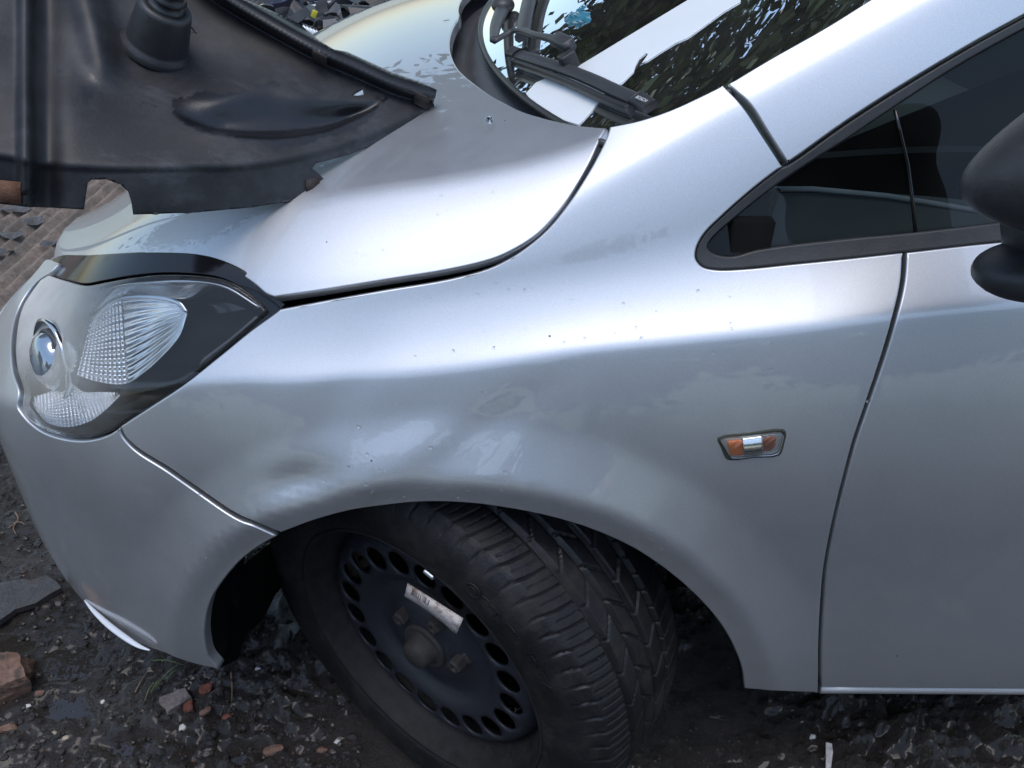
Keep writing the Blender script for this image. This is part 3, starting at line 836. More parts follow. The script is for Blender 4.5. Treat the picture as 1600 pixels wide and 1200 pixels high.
# wipers
def on_scr(u, v, h):
    p = scr.hit(u, v); q = Vector(scr.ev(*p)); n = Vector(scr.ev(*p, A=scr.N)).normalized(); return q + n*h
wiper = adopt(empty('wiper'), car)
def wp(o): return sub(o, wiper)
bl_px = [(806, 98), (850, 112), (890, 125), (930, 141), (970, 160), (1000, 173), (1018, 182)]
def ribbon(px, h0, h1, hw, hgt, mat, name, ang=0.0, shell=None):
    """bar with a box section following the glass"""
    C = catmull(px, 6); V = []; n = len(C)
    pts = []
    for k, (u, v) in enumerate(C):
        pts.append(on_scr(u, v, h0 + (h1-h0)*k/(n-1)))
    for k, p in enumerate(pts):
        t = (pts[min(k+1, n-1)] - pts[max(k-1, 0)]).normalized(); hh = scr.hit(*C[k]); nn = Vector(scr.ev(*hh, A=scr.N)).normalized()
        s = t.cross(nn).normalized(); nn = s.cross(t)
        w = hw(k/(n-1)) if callable(hw) else hw; g = hgt(k/(n-1)) if callable(hgt) else hgt
        sec = [(-1, 0), (-.9, .7), (-.55, 1), (.55, 1), (.9, .7), (1, 0), (.6, -.4), (-.6, -.4)]
        for a, b in sec: V.append(p + s*a*w + nn*b*g)
    m = 8; F = [(k*m+j, (k+1)*m+j, (k+1)*m+(j+1) % m, k*m+(j+1) % m) for k in range(n-1) for j in range(m)]
    F += [tuple(range(m))[::-1], tuple(range((n-1)*m, n*m))]
    o = mesh_obj(name, V, F, mat, None); md = o.modifiers.new('b', 'BEVEL'); md.width = .0006; md.segments = 1; return o
# the blade's shell, its rubber edge, end cap, and the arm with its head
WIPER = mat_plain('wiper_plastic', (.032, .033, .036), .45, var=.3, scale=50, bump=.1)
wp(ribbon(bl_px, .014, .011, .0088, .005, WIPER, 'blade_cover'))
wp(ribbon([(808, 109), (850, 124), (900, 144), (950, 168), (990, 184)], .008, .006, .0035, .008, RUBBER, 'blade_rubber'))
wp(ribbon([(1000, 173), (1010, 177.5), (1021, 183)], .014, .010, .0098, .0062, BLACK, 'end_cap'))
wp(ribbon([(806, 98), (812, 100), (818, 102)], .015, .015, .0096, .0062, BLACK, 'end_cap'))
arm3 = [on_scr(*p, h) for p, h in (((783, 20), .045), ((773, 66), .050))] if scr.hit(783, 20) and scr.hit(773, 66) else []
base = atZ(786, 12, 1.0)
e_ = [base, atZ(775, 40, 1.005), atZ(771, 64, 1.008)]
e2_ = [atZ(771, 65, 1.008), on_scr(815, 80, .030), on_scr(855, 90, .031), on_scr(880, 97, .031), on_scr(905, 108, .029)]
wp(mesh_obj('arm', *tube([tuple(p) for p in catmull([tuple(q) for q in e_], 6)], [.013 - .0075*k/12 for k in range(13)], 10, True, (1, .55)), WIPER, None))
wp(mesh_obj('arm_link', *tube([tuple(p) for p in catmull([tuple(q) for q in e2_], 6)], [.0052 + .0035*max(0, (k-8)/16) for k in range(25)], 10, True, (1, .7)), WIPER, None))
hd = on_scr(893, 102, .032); hx = (on_scr(905, 108, .03) - on_scr(870, 93, .034)).normalized(); hn = Vector(scr.ev(*scr.hit(893, 102), A=scr.N)).normalized()
hy = hn.cross(hx).normalized(); rotm = Matrix((hx, hy, hx.cross(hy))).transposed()
wp(mesh_obj('arm_head', *box(hd, (.045, .018, .011), rotm, .003), WIPER, None))
wp(mesh_obj('arm_clip', *box(on_scr(897, 116, .018), (.016, .02, .02), rotm, .002), BLACK, None))
wp(mesh_obj('spindle_cap', *ellipsoid(base + Vector((0, 0, .004)), (.02, .024, .014)), WIPER, None))
tx_ = bpy.data.curves.new('maker_lettering', 'FONT'); tx_.body = 'BOSCH'; tx_.size = .006; tx_.extrude = .0002; tx_.align_x = 'CENTER'
to = bpy.data.objects.new('maker_lettering', tx_); COL.objects.link(to)
dg = bpy.context.evaluated_depsgraph_get(); tm = bpy.data.meshes.new_from_object(to.evaluated_get(dg)); bpy.data.objects.remove(to)
tm.materials.append(mat_plain('white_print', (.6, .6, .6), .6)); 
p0 = on_scr(1012, 181, .0205); tdir = (on_scr(1021, 183, .02) - on_scr(1000, 173, .02)).normalized(); tn = Vector(scr.ev(*scr.hit(1008, 177), A=scr.N)).normalized(); tyv = tn.cross(tdir).normalized()
tm.transform(Matrix.Translation(p0 - tyv*.003) @ Matrix((tdir, tyv, tn)).transposed().to_4x4())
wp(link(bpy.data.objects.new('maker_lettering', tm)))
# the passenger-side wiper crossing the glass further in
wip2 = adopt(empty('wiper'), car)
sub(ribbon([(868, -60), (848, -20), (836, 10), (828, 45), (824, 72)], .014, .014, .012, .008, WIPER, 'blade_cover'), wip2)
sub(ribbon([(860, -60), (838, -20), (826, 10), (819, 45), (816, 70)], .008, .008, .005, .008, RUBBER, 'blade_rubber'), wip2)

# ------------------------------------------------------------------ door mirror
mc = atY(1790, 226, -.045)
mir = adopt(empty('door_mirror'), car)
def mshape(q):
    k = 1 - .45*max(0, -q.x/.118)**1.4                    # narrower towards the front tip
    return Vector((q.x, q.y*k, q.z*k + .022*(q.x/.1)))
sub(mesh_obj('housing', *ellipsoid(mc, (.118, .075, .066), Matrix.Rotation(R(-8), 3, 'Z') @ Matrix.Rotation(R(-6), 3, 'Y'), 40, 24, .86, mshape), BLACK, None), mir)
mb = atY(1672, 420, -.006)
sub(mesh_obj('mounting_foot', *ellipsoid(mb, (.080, .040, .024), Matrix.Rotation(R(-4), 3, 'Y'), 36, 20, .85), BLACK, None), mir)
sub(mesh_obj('stalk', *tube([atY(1622, 330, .005), atY(1620, 370, .012), atY(1630, 410, .01)], [.028, .026, .03], 14), BLACK, None), mir)

# ------------------------------------------------------------------ side repeater
rep = adopt(empty('side_repeater'), car)
rg = [(1121, 684), (1170, 676), (1222, 670), (1228, 675), (1225, 694), (1218, 711), (1180, 715), (1142, 719), (1134, 716), (1127, 700)]
ri = [(1126, 686), (1172, 680), (1219, 675), (1223, 678), (1220, 693), (1214, 707), (1180, 711), (1146, 714), (1139, 711), (1132, 699)]
def cl(px, n=3): 
    h = [side.hit(*p) for p in catmull(px, n, True)]; return h
sub(panel('gasket', side, cl(rg), ALGAE, None, rad=.0015, depth=.006, offset=.0018, holes=[cl(ri)]), rep)
sub(panel('backing', side, cl(ri), GREYPL, None, rad=.0004, depth=.002, offset=-.006), rep)
sub(patch('bulb', [(1137, 690), (1150, 688), (1161, 687)], [(1141, 711), (1152, 711), (1163, 710)], lambda a, b: -.0005 - .003*math.sin(math.pi*a)*math.sin(math.pi*b), 14, 14, AMBER, lambda a, b: .0006*math.sin(9*a+13*b)), rep)
sub(patch('bulb', [(1192, 683), (1203, 682), (1213, 681)], [(1192, 706), (1202, 703), (1210, 700)], lambda a, b: .001 - .002*math.sin(math.pi*a)*math.sin(math.pi*b), 14, 14, mat_plain('dull_amber', (.32, .09, .04), .3), lambda a, b: .0006*math.sin(9*a+13*b)), rep)
sub(patch('reflector', [(1159, 685), (1176, 683), (1191, 681)], [(1162, 711), (1176, 710), (1192, 708)], lambda a, b: -.001 - .0035*math.sin(math.pi*min(1, b*.8)), 14, 14, CHROME), rep)
sub(panel('lens', side, cl(ri), CLEAR, None, rad=.0012, depth=.003, offset=.0048), rep)

# ------------------------------------------------------------------ sill, inner panels, cabin
s0 = side.point(1284, 1078); s1 = side.point(1600, 1080); s2 = side.point(1800, 1084)
sp0 = [s0 + Vector((0, .006, -.004)), s1 + Vector((0, .006, -.004)), s2 + Vector((.15, .006, -.004))]
cmesh('sill_strip', *tube([tuple(p) for p in catmull([tuple(q) for q in sp0], 6)], .0075, 12), PAINT)
wb = [side.point(*p) for p in catmull(w_bot, 4)]
# arch lining: a dark tunnel behind the arch opening
arch3 = [Vector(side.ev(*h)) for h in edge(side, w_arch)] + [Vector(side.ev(*h)) for h in edge(side, b_arch)[1:]]
na = len(arch3); V = []
cz_ = Vector((-.02, 0, .36))
for d, gsc in ((.001, 1.0), (.03, 1.0), (.10, 1.03), (.30, 1.05), (.45, 1.0)):
    for p in arch3:
        q = Vector((p.x, 0, p.z)) - Vector((cz_.x, 0, cz_.z)); q *= gsc
        low = 1.0
        dd = d if p.x > 0 else min(d, max(.10, .12 + (p.z - .34)/.12*.34))
        V.append(Vector((cz_.x + q.x, p.y + .004 + dd, cz_.z + q.z)))
cmesh('arch_lining', V, gridf(5, na), DARK)
spx = [[(326, 950), (321, 985), (326, 1022), (342, 1045)], [(352, 905), (350, 960), (350, 1010), (352, 1040)], [(433, 840), (410, 900), (385, 965), (372, 1030)], [(520, 812), (470, 880), (430, 930), (384, 1024)]]
cmesh('splash_panel', [atY(u, v, .10 + .07*k) for k, row in enumerate(spx) for u, v in row], gridf(4, 4), DARK)
cmesh('arch_inner_wall', *box((.03, .50, .62), (.80, .02, .62)), DARK)
cmesh('engine_block', *box((-.20, .87, .50), (.50, .70, .30), None, .04), DARK)
cmesh('underbody', *box((1.20, .87, .41), (1.60, 1.62, .14), None, .02), DARK)
cmesh('bulkhead', *box((.30, .87, .65), (.04, 1.50, .56)), DARK)
cmesh('inner_wing', *tube([(-.42, .20, .72), (-.30, .16, .76), (-.1, .15, .80), (.1, .17, .86), (.2, .22, .92)], .035, 8), DARK)
dv = []
for i in range(24):
    for j in range(16):
        y = .24 + 1.26*i/23; x = .10 + .75*j/15 - .10*math.sin(math.pi*i/23)
        dv.append((x, y, .925 + .035*math.sin(math.pi*j/15) + .006*math.sin(7*y+9*x)))
cmesh('dashboard', dv, gridf(24, 16), DASH)
# roof, far side and tail close the cabin
top = SG[:, -1]
rv = []
for i in range(NA):
    for j in range(12):
        t = j/11; rv.append((top[i][0] + 1.35*t, top[i][1], top[i][2] + .07*math.sin(math.pi*t*.75) - .05*t*t))
cmesh('roof', rv, gridf(NA, 12), PAINT)
fs = []
for i in range(14):
    for j in range(12):
        x = .30 + 2.2*i/13; z = .30 + .95*j/11; fs.append((x, 1.74 - .02 - .25*max(0, (z-.9))*1.0, z))
cmesh('offside_panel', fs, gridf(14, 12), PAINT)
cmesh('tailgate', *box((2.50, .87, .85), (.06, 1.60, 1.0), None, .03), PAINT)
cmesh('rear_side_panel', *box((1.85, .05, .62), (1.5, .05, .62), None, .02), PAINT)
cmesh('seat', *box((1.05, .45, .72), (.30, .46, .75), Matrix.Rotation(R(12), 3, 'Y'), .08, 3), DASH)
cmesh('seat', *box((1.05, 1.28, .72), (.30, .46, .75), Matrix.Rotation(R(12), 3, 'Y'), .08, 3), DASH)
# ------------------------------------------------------------------ front wheel (steered, on a black steel rim)
GZ = .004                                            # level of the yard
WS = 1.085
WC = CAMP + (Vector((-.0698, .0027, .3795)) - CAMP)*WS; WTH, WGA, WR = .6213, .0193, .2903
wn = Vector((-math.sin(WTH)*math.cos(WGA), -math.cos(WTH)*math.cos(WGA), math.sin(WGA))).normalized()
we1 = wn.cross(Vector((0, 0, 1))).normalized(); we2 = we1.cross(wn).normalized()
def wpt(r, a, h): return WC + (wn*h + (we1*math.cos(a) + we2*math.sin(a))*r)*WS
def mat_tyre():
    m = NT('tyre_rubber'); m.set(Roughness=.62, Specular_IOR_Level=.3); n = m.noise(45, 6, .65); k = m.noise(9, 4, .6)
    c = m.mix(m.ramp(m.math('MULTIPLY', n, k), [(.22, (0,)*3), (.42, (1,)*3)]), (.010, .010, .0115), (.026, .024, .022))
    m.l(c, m.b.inputs['Base Color']); m.l(m.ramp(k, [(.42, (.34,)*3), (.58, (.8,)*3)]), m.b.inputs['Roughness'])
    m.bump(m.noise(260, 4, .6), .35, .002); return m.m
TYRE = mat_tyre()
def mat_steel():
    m = NT('black_steel_rim'); m.set(Roughness=.42, Metallic=.0, Specular_IOR_Level=.35); n = m.noise(14, 5, .65); f = m.noise(240, 3, .7)
    c = m.mix(n, (.012, .0138, .019), (.027, .030, .037))
    c = m.mix(m.ramp(f, [(.66, (0,)*3), (.74, (1,)*3)]), c, (.10, .11, .13))
    c = m.mix(m.ramp(m.noise(6, 5, .7), [(.60, (0,)*3), (.75, (.6,)*3)]), c, (.05, .026, .016))
    m.l(c, m.b.inputs['Base Color']); m.bump(m.noise(180, 4, .6), .15, .002); return m.m
STEEL = mat_steel()
def wlathe(prof, o, n=40, cap=False): return lathe([(r*WS, h*WS) for r, h in prof], o, wn, n, cap)
wheel = adopt(empty('front_wheel'), car)
def wh(o): return sub(o, wheel)
# tyre: half-width profile from outer bead over the tread to the inner bead, with grooves and sipes cut in
W = .185
prof = [(.200, .004), (.205, .009), (.212, .012), (.225, .0135), (.240, .0145), (.252, .013), (.262, .010), (.270, .006), (.2755, .002), (.279, -.002)]
hs = np.linspace(-.006, -W + .006, 92)
for h in hs:
    x = (h + W/2)/(W/2); prof.append((WR - .0075*abs(x)**3.2, h))
prof += [(.279, -W+.002), (.270, -W-.006), (.252, -W-.013), (.225, -W-.012), (.205, -W-.008), (.200, -W-.002)]
NT_ = 1360
pr = np.array(prof); A_, J_ = np.meshgrid(2*math.pi*np.arange(NT_)/NT_, np.arange(len(pr)), indexing='ij'); r_ = pr[J_, 0]; h_ = pr[J_, 1]; D_ = np.zeros(A_.shape)
def saw(ph): ph = ph % 1.0; return np.minimum(ph, 1-ph)
def cut(mask, q, w_, dep, soft): global D_; D_ = np.where(mask & (q < w_), np.maximum(D_, dep*np.minimum(1, (w_-q)/soft)), D_)
tread = r_ > .275
for g, wg in ((-.049, .0040), (-.0785, .0030), (-.105, .0040), (-.136, .0040)): cut(tread, np.abs(h_-g), wg, .0075, .0009)
cur = A_*78/(2*math.pi) + 11*(h_+.045) + 150*np.maximum(0, h_+.035)**2
cut(tread & (h_ > -.0445), saw(cur), .060, .0046, .02); cut(tread & (h_ > -.0445) & (h_ < -.010), saw(cur+.5), .028, .003, .012)
c2 = A_*39/(2*math.pi) - 22*h_
cut(tread & (h_ < -.053) & (h_ > -.0755), saw(c2), .035, .0045, .012); cut(tread & (h_ < -.0815) & (h_ > -.1005), saw(A_*39/(2*math.pi)+26*h_), .045, .0055, .015)
cut(tread & (h_ < -.109) & (h_ > -.132), saw(A_*39/(2*math.pi)-18*h_), .05, .0055, .015); cut(tread & (h_ < -.140), saw(A_*78/(2*math.pi)-9*h_), .08, .0050, .025)
cut((r_ > .262) & (r_ < .2795) & (h_ > -.003), saw(A_*78/(2*math.pi) + 11*(.043) + 150*.033**2), .05, .0016, .02)
rr_ = (r_ - D_)*WS; hh_ = h_*WS
e1n, e2n, nn_ = np.array(we1), np.array(we2), np.array(wn)
V = (np.array(WC) + nn_*hh_[..., None] + (e1n*np.cos(A_)[..., None] + e2n*np.sin(A_)[..., None])*rr_[..., None]).reshape(-1, 3)
m_ = len(prof)
F = [(k*m_+j, ((k+1) % NT_)*m_+j, ((k+1) % NT_)*m_+j+1, k*m_+j+1) for k in range(NT_) for j in range(m_-1)]
tyre = wh(mesh_obj('tyre', V, F, TYRE, None))
# raised maker's name and emblem on the sidewall
def letters(text, a0, step, r, size, mat, h=.0142):
    out = []
    for i, ch in enumerate(text):
        if ch == ' ': continue
        c = bpy.data.curves.new('t', 'FONT'); c.body = ch; c.size = size; c.extrude = .0005; c.align_x = 'CENTER'; c.align_y = 'CENTER'; c.resolution_u = 2
        o = bpy.data.objects.new('t', c); COL.objects.link(o); dg = bpy.context.evaluated_depsgraph_get(); me = bpy.data.meshes.new_from_object(o.evaluated_get(dg)); bpy.data.objects.remove(o)
        a = a0 + step*i; rad = (we1*math.cos(a) + we2*math.sin(a)); tang = (-we1*math.sin(a) + we2*math.cos(a))*(1 if step > 0 else -1)
        M = Matrix((tang*WS, rad*WS, wn*WS)).transposed().to_4x4(); M.translation = wpt(r, a, h); me.transform(M)
        out.append(([v.co.copy() for v in me.vertices], [tuple(p.vertices) for p in me.polygons]))
    return mergevf(*out)
def wang(u, v, h=.0):
    d = ray(u, v); t = ((WC + wn*h*WS - CAMP).dot(wn))/d.dot(wn); q = CAMP + d*t - WC - wn*h*WS
    return math.atan2(q.dot(we2), q.dot(we1)), q.length/WS
aA, rA = wang(772, 925, .013); aB, rB = wang(872, 1090, .013)
st = (aB - aA + math.pi) % (2*math.pi) - math.pi
lv, lf = letters('CONTINENTAL', aA, st/10, .243, .024, TYRE)
wh(mesh_obj('raised_lettering', lv, lf, TYRE, None, smooth=False))
aE, rE = wang(752, 908, .013)
ev_ = []
wh(mesh_obj('raised_emblem', *mergevf(wlathe([(.0085, .0138), (.0085, .0148), (.0105, .0148), (.0105, .0138)], wpt(.243, aE, 0), 28), wlathe([(.004, .0138), (.004, .0148), (.0052, .0148), (.0052, .0138)], wpt(.243, aE, 0), 20)), TYRE, None))
# rim: outer lip, well, and dished disc with a ring of round holes
rv, rf = wlathe([(.203, .0), (.2035, .006), (.2015, .009), (.198, .007), (.196, -.002), (.190, -.012), (.183, -.022), (.178, -.034), (.176, -.050)], WC, 120)
wh(mesh_obj('rim_barrel', rv, rf, mat_plain('dirty_rim_well', (.009, .008, .0085), .6, spec=.2, var=.9, scale=50, bump=.3), None))
NH = 20
hole_pts = []
def disc_h(r):
    return ipl(r, [0, .035, .055, .075, .094, .106, .116, .140, .158, .167, .178], [-.020, -.020, -.024, -.034, -.037, -.027, -.021, -.0205, -.021, -.027, -.050])
pts = []; edges_ = []; loops_ = []
a0h, _ = wang(664, 901, -.02)
nO = 120
for k in range(nO): a = 2*math.pi*k/nO; pts.append(Vector((.178*math.cos(a), .178*math.sin(a))))
edges_ += [(k, (k+1) % nO) for k in range(nO)]
holes2 = []
da, db = wang(706, 932, -.02)[0], wang(746, 974, -.02)[0]
sgn = 1 if ((da - a0h + math.pi) % (2*math.pi) - math.pi) > 0 else -1
stp = abs((db - a0h + math.pi) % (2*math.pi) - math.pi)/2
NHOLE = int(round(2*math.pi/stp))
for i in range(NHOLE):
    a = a0h + 2*math.pi*i/NHOLE; c = Vector((.138*math.cos(a), .138*math.sin(a))); b = len(pts); n = 20; rh = .0176
    ra = Vector((math.cos(a), math.sin(a))); ta = Vector((-math.sin(a), math.cos(a)))
    for k in range(n): q = 2*math.pi*k/n; pts.append(c + ra*rh*1.0*math.cos(q) + ta*rh*1.0*math.sin(q))
    edges_ += [(b+k, b+(k+1) % n) for k in range(n)]; holes2.append((c, rh, list(range(b, b+n))))
for r in np.arange(.0, .177, .0065):
    n = max(1, int(2*math.pi*r/.009))
    for k in range(n):
        q = Vector((r*math.cos(2*math.pi*(k+.5)/n), r*math.sin(2*math.pi*(k+.5)/n)))
        if all((q - c).length > rh*1.12 for c, rh, _ in holes2): pts.append(q)
Vd, Ed, Fd, ov, oe, of = delaunay_2d_cdt(pts, edges_, [], 0, 1e-7)
keep = []
for f in Fd:
    c = Vector((sum(Vd[i].x for i in f)/3, sum(Vd[i].y for i in f)/3))
    if c.length < .178 and not any((c - hc).length < rh*1.1 and inpoly([tuple(pts[i]) for i in ix], np.array([c.x]), np.array([c.y]))[0] for hc, rh, ix in holes2): keep.append(tuple(f))
DV = [WC + (we1*p.x + we2*p.y + wn*disc_h(p.length))*WS for p in Vd]
dsc = wh(mesh_obj('rim_disc', DV, keep, STEEL, None))
md = dsc.modifiers.new('s', 'SOLIDIFY'); md.thickness = .004; md.offset = 1 if False else 0
wh(mesh_obj('brake_backing', *wlathe([(.165, -.085), (.06, -.085), (.01, -.085)], WC, 48), DARK, None))
# bolts on their seats, centre cap
bolt_px = [(625, 966), (678, 979), (711, 1040), (651, 1027)]
for u, v in bolt_px:
    a, r = wang(u, v, -.012); o = wpt(r, a, -.030)
    wh(mesh_obj('wheel_bolt', *wlathe([(.0145, -.004), (.0145, .004), (.0105, .006), (.0105, .020), (.0090, .023), (.0060, .023), (.0045, .018), (.0005, .017)], o, 6, True), RUST, None, smooth=False))
RUSTD = mat_plain('dark_rust', (.022, .018, .0165), .7, .1, var=.8, scale=120, bump=.4)
hc0 = wpt(0, 0, -.018)
wh(mesh_obj('hub_centre', *wlathe([(.034, -.006), (.034, .003), (.031, .005), (.029, .003), (.027, .004), (.022, .004), (.0205, .020), (.017, .024), (.001, .025)], hc0, 40), RUSTD, None))
for b in wheel.children:
    if b.name.startswith('wheel_bolt'): b.data.materials.clear(); b.data.materials.append(RUSTD)
# balance weight clipped to the lip
aw, _ = wang(678, 884, .004)
wv = []
for k in range(9):
    a = aw + (k-4)*.0085
    for r, h in ((.2035, .011), (.1995, .0125), (.194, .006), (.190, -.004), (.189, -.008)): wv.append(wpt(r, a, h))
ww = wh(mesh_obj('balance_weight', wv, gridf(9, 5), ZINC, None)); md = ww.modifiers.new('s', 'SOLIDIFY'); md.thickness = .0025; md.offset = 0

# paper tag caught between the bolts
def mat_tag():
    m = NT('printed_paper'); m.set(Roughness=.7)
    tc = m.n('ShaderNodeTexCoord'); sep = m.n('ShaderNodeSeparateXYZ'); m.l(tc.outputs['UV'], sep.inputs[0]); u, v = sep.outputs[0], sep.outputs[1]
    bars = m.n('ShaderNodeTexNoise', noise_dimensions='1D'); bars.inputs['Scale'].default_value = 60; bars.inputs['Detail'].default_value = 0
    m.l(u, bars.inputs['W'])
    b = m.math('GREATER_THAN', bars.outputs[0], .5)
    inb = m.math('MULTIPLY', m.math('MULTIPLY', m.math('GREATER_THAN', u, .10), m.math('LESS_THAN', u, .42)), m.math('MULTIPLY', m.math('GREATER_THAN', v, .42), m.math('LESS_THAN', v, .82)))
    cb = m.math('MULTIPLY', b, inb)
    dirt = m.noise(70, 6, .7)
    sp2 = m.n('ShaderNodeTexNoise'); sp2.inputs['Scale'].default_value = 38; sp2.inputs['Detail'].default_value = 2
    mp = m.n('ShaderNodeMapping'); mp.inputs['Scale'].default_value = (1.4, .55, 1); m.l(tc.outputs['UV'], mp.inputs[0]); m.l(mp.outputs[0], sp2.inputs['Vector'])
    ln = m.math('MULTIPLY', m.math('GREATER_THAN', sp2.outputs[0], .60), m.math('GREATER_THAN', u, .5))
    c = m.mix(m.ramp(dirt, [(.45, (0,)*3), (.68, (1,)*3)]), (.62, .56, .52), (.22, .15, .11))
    c = m.mix(m.math('MULTIPLY', m.math('MAXIMUM', cb, m.math('MULTIPLY', ln, .7)), .9), c, (.03, .03, .035))
    m.l(c, m.b.inputs['Base Color']); return m.m
def wray(u, v, h):
    d = ray(u, v); t = ((WC + wn*h*WS - CAMP).dot(wn))/d.dot(wn); return CAMP + d*t
tl, tr, br, bl = (637, 911), (724, 966), (713, 992), (632, 932)
tv = []; uv = []
for i in range(15):
    a = i/14
    for j in range(9):
        b = j/8; px = ((tl[0]*(1-a)+tr[0]*a)*(1-b) + (bl[0]*(1-a)+br[0]*a)*b, (tl[1]*(1-a)+tr[1]*a)*(1-b) + (bl[1]*(1-a)+br[1]*a)*b + 3*math.sin(math.pi*a)*(1-b)*0 - (4*math.sin(math.pi*a)*b if b > .5 else 0))
        hh = .004 + .006*math.sin(math.pi*b*.9) - .006*abs(b - .72)/.28*(b > .72) + .003*math.sin(3*a)
        tv.append(wray(*px, hh)); uv.append((a, 1-b))
tag_o = mesh_obj('paper_tag', tv, gridf(15, 9), mat_tag(), None)
ul = tag_o.data.uv_layers.new(name='UVMap')
for lp in tag_o.data.loops: ul.data[lp.index].uv = uv[lp.vertex_index]
md = tag_o.modifiers.new('s', 'SOLIDIFY'); md.thickness = .0004
tag(tag_o, 'crumpled white paper tag with a barcode stuck on the black steel wheel', 'paper tag')

# ------------------------------------------------------------------ the removed wheel-arch liner lying on the bonnet
def mat_liner():
    m = NT('scuffed_black_plastic'); m.set(Roughness=.6)
    a = m.noise(5.5, 6, .65); b = m.noise(22, 5, .7)
    wa = m.n('ShaderNodeAttribute', attribute_name='wet'); wet = m.math('MAXIMUM', wa.outputs['Fac'], m.ramp(m.noise(11, 5, .6), [(.60, (0,)*3), (.625, (.8,)*3)]))
    dust = m.ramp(m.math('MULTIPLY', a, b), [(.20, (0,)*3), (.44, (1,)*3)])
    c = m.mix(dust, (.006, .0065, .008), (.028, .029, .033))
    streak = m.ramp(m.noise(3, 6, .75, vec=(1, 3, 3)), [(.56, (0,)*3), (.70, (.7,)*3)]); c = m.mix(streak, c, (.058, .06, .067))
    br = m.ramp(m.noise(9, 5, .7), [(.60, (0,)*3), (.78, (1,)*3)])
    c = m.mix(m.math('MULTIPLY', br, .6), c, (.035, .027, .021))
    c = m.mix(m.math('MULTIPLY', wet, .75), c, (.008, .008, .009))
    m.l(c, m.b.inputs['Base Color']); m.l(m.mix(wet, (.52,)*3, (.28,)*3), m.b.inputs['Roughness'])
    m.bump(m.noise(420, 4, .65), .14, .002); return m.m
LINER = mat_liner()
lo = [(-120, 312), (0, 318), (44, 323), (131, 327), (135, 300), (137, 286), (143, 281), (166, 280), (188, 288), (200, 299), (205, 315), (208, 335), (306, 332), (394, 324), (472, 311), (503, 302), (508, 292), (505, 280), (494, 269), (487, 263), (494, 255), (547, 241), (612, 214), (640, 194), (655, 179), (672, 181), (679, 170), (677, 160), (682, 142), (656, 130), (612, 115), (575, 98), (542, 83), (521, 79), (499, 66), (468, 39), (420, 17), (381, 0), (320, -30), (200, -60), (-120, -60)]
hp = {}
def hood_D(u, v):
    h = hood_sh.hit(u, v)
    if h is None: return None
    p = Vector(hood_sh.ev(*h)); return (p - CAMP).dot(Vector((0, cp, -sp_)))
Dr, Db, Dl = hood_D(655, 185), hood_D(500, 306), hood_D(300, 335)
def smooth01(x): x = min(1, max(0, x)); return x*x*(3-2*x)
fold = fline([(-200, 226), (0, 236), (70, 250), (200, 256), (350, 254), (430, 246), (490, 233), (560, 212), (620, 188), (700, 150)])
rim = fline([(-200, -400), (250, -60), (330, 0), (440, 66), (500, 98), (560, 124), (620, 150), (700, 172)])
cresU = fline([(250, 160), (275, 152), (330, 156), (420, 132), (480, 150), (560, 158), (620, 150)])
cresL = fline([(250, 160), (275, 183), (330, 210), (420, 218), (500, 208), (560, 185), (620, 150)])
def liner_D(u, v):
    # base sheet: rests on the bonnet on its right and lower edge and rises towards the front of the car
    base = 1.0/( (1/Dr)*0 + 1 )
    iw = 1/(Db*.994) + (1/(Dr*.994) - 1/(Db*.994))*((u-500)/155*.5 + (306-v)/121*.5)
    iw += (500-u)/500*.045 + max(0, (300-v))/300*.00
    D = 1/iw
    f = fold(u)
    if v > f: D += .00045*(v-f)*smooth01((v-f)/14)          # lower flange turns down
    r = rim(u)
    if v < r: D -= .028*smooth01((r-v)/16)        # upright wall along the upper right
    if v < r - 26: D += .020*smooth01((r-26-v)/14)
    if 265 < u < 600:
        a, b = cresU(u), cresL(u)
        if a < v < b: D += .020*smooth01((v-a)/(b-a)/.8)*(1-smooth01(((v-a)/(b-a)-.88)/.12))*smooth01((u-265)/90)*smooth01((600-u)/60)
    D -= .012*math.exp(-((u-40)/9)**2) * (1 if v < 300 else .6)
    D += .010*math.exp(-((u-75)/22)**2)
    # dished field around the boot, raised ridge left of it
    D += .022*math.exp(-(((u-250)/120)**2 + ((v-90)/70)**2))
    D -= .016*math.exp(-((u-150 - .25*(v-60))/26)**2)*smooth01((150-v)/60)
    if v > 262 and 200 < u < 210: D += .0
    D += .003*math.sin(u/47)*math.sin(v/39)
    return D
outl = catmull(lo, 1)
outl = []
for i in range(len(lo)):                              # subdivide straight-ish edges, corners kept
    p, q = np.array(lo[i], float), np.array(lo[(i+1) % len(lo)], float); n = max(1, int(np.linalg.norm(q-p)/7))
    for k in range(n): outl.append(tuple(p + (q-p)*k/n))
hole_px = [[(549, 150), (558, 144), (567, 139), (569, 147), (567, 150), (558, 151)], [(284, 29), (290, 34), (300, 45), (311, 56), (300, 50), (289, 40)], [(494, 87), (498, 83), (501, 86), (499, 89)]]
pts = [Vector(p) for p in outl]; eds = [(i, (i+1) % len(outl)) for i in range(len(outl))]
for hh in hole_px:
    b = len(pts); pts += [Vector(p) for p in hh]; eds += [(b+i, b+(i+1) % len(hh)) for i in range(len(hh))]
GU, GV = np.meshgrid(np.arange(-118, 690, 3.6), np.arange(-58, 338, 3.6), indexing='ij'); GU = GU.ravel(); GV = GV.ravel()
ok = inpoly(outl, GU, GV)
for h in hole_px: ok &= ~inpoly(h, GU, GV)
pts += [Vector((a, b)) for a, b in zip(GU[ok], GV[ok])]
Vd, Ed, Fd, ov, oe, of = delaunay_2d_cdt(pts, eds, [], 0, 1e-5)
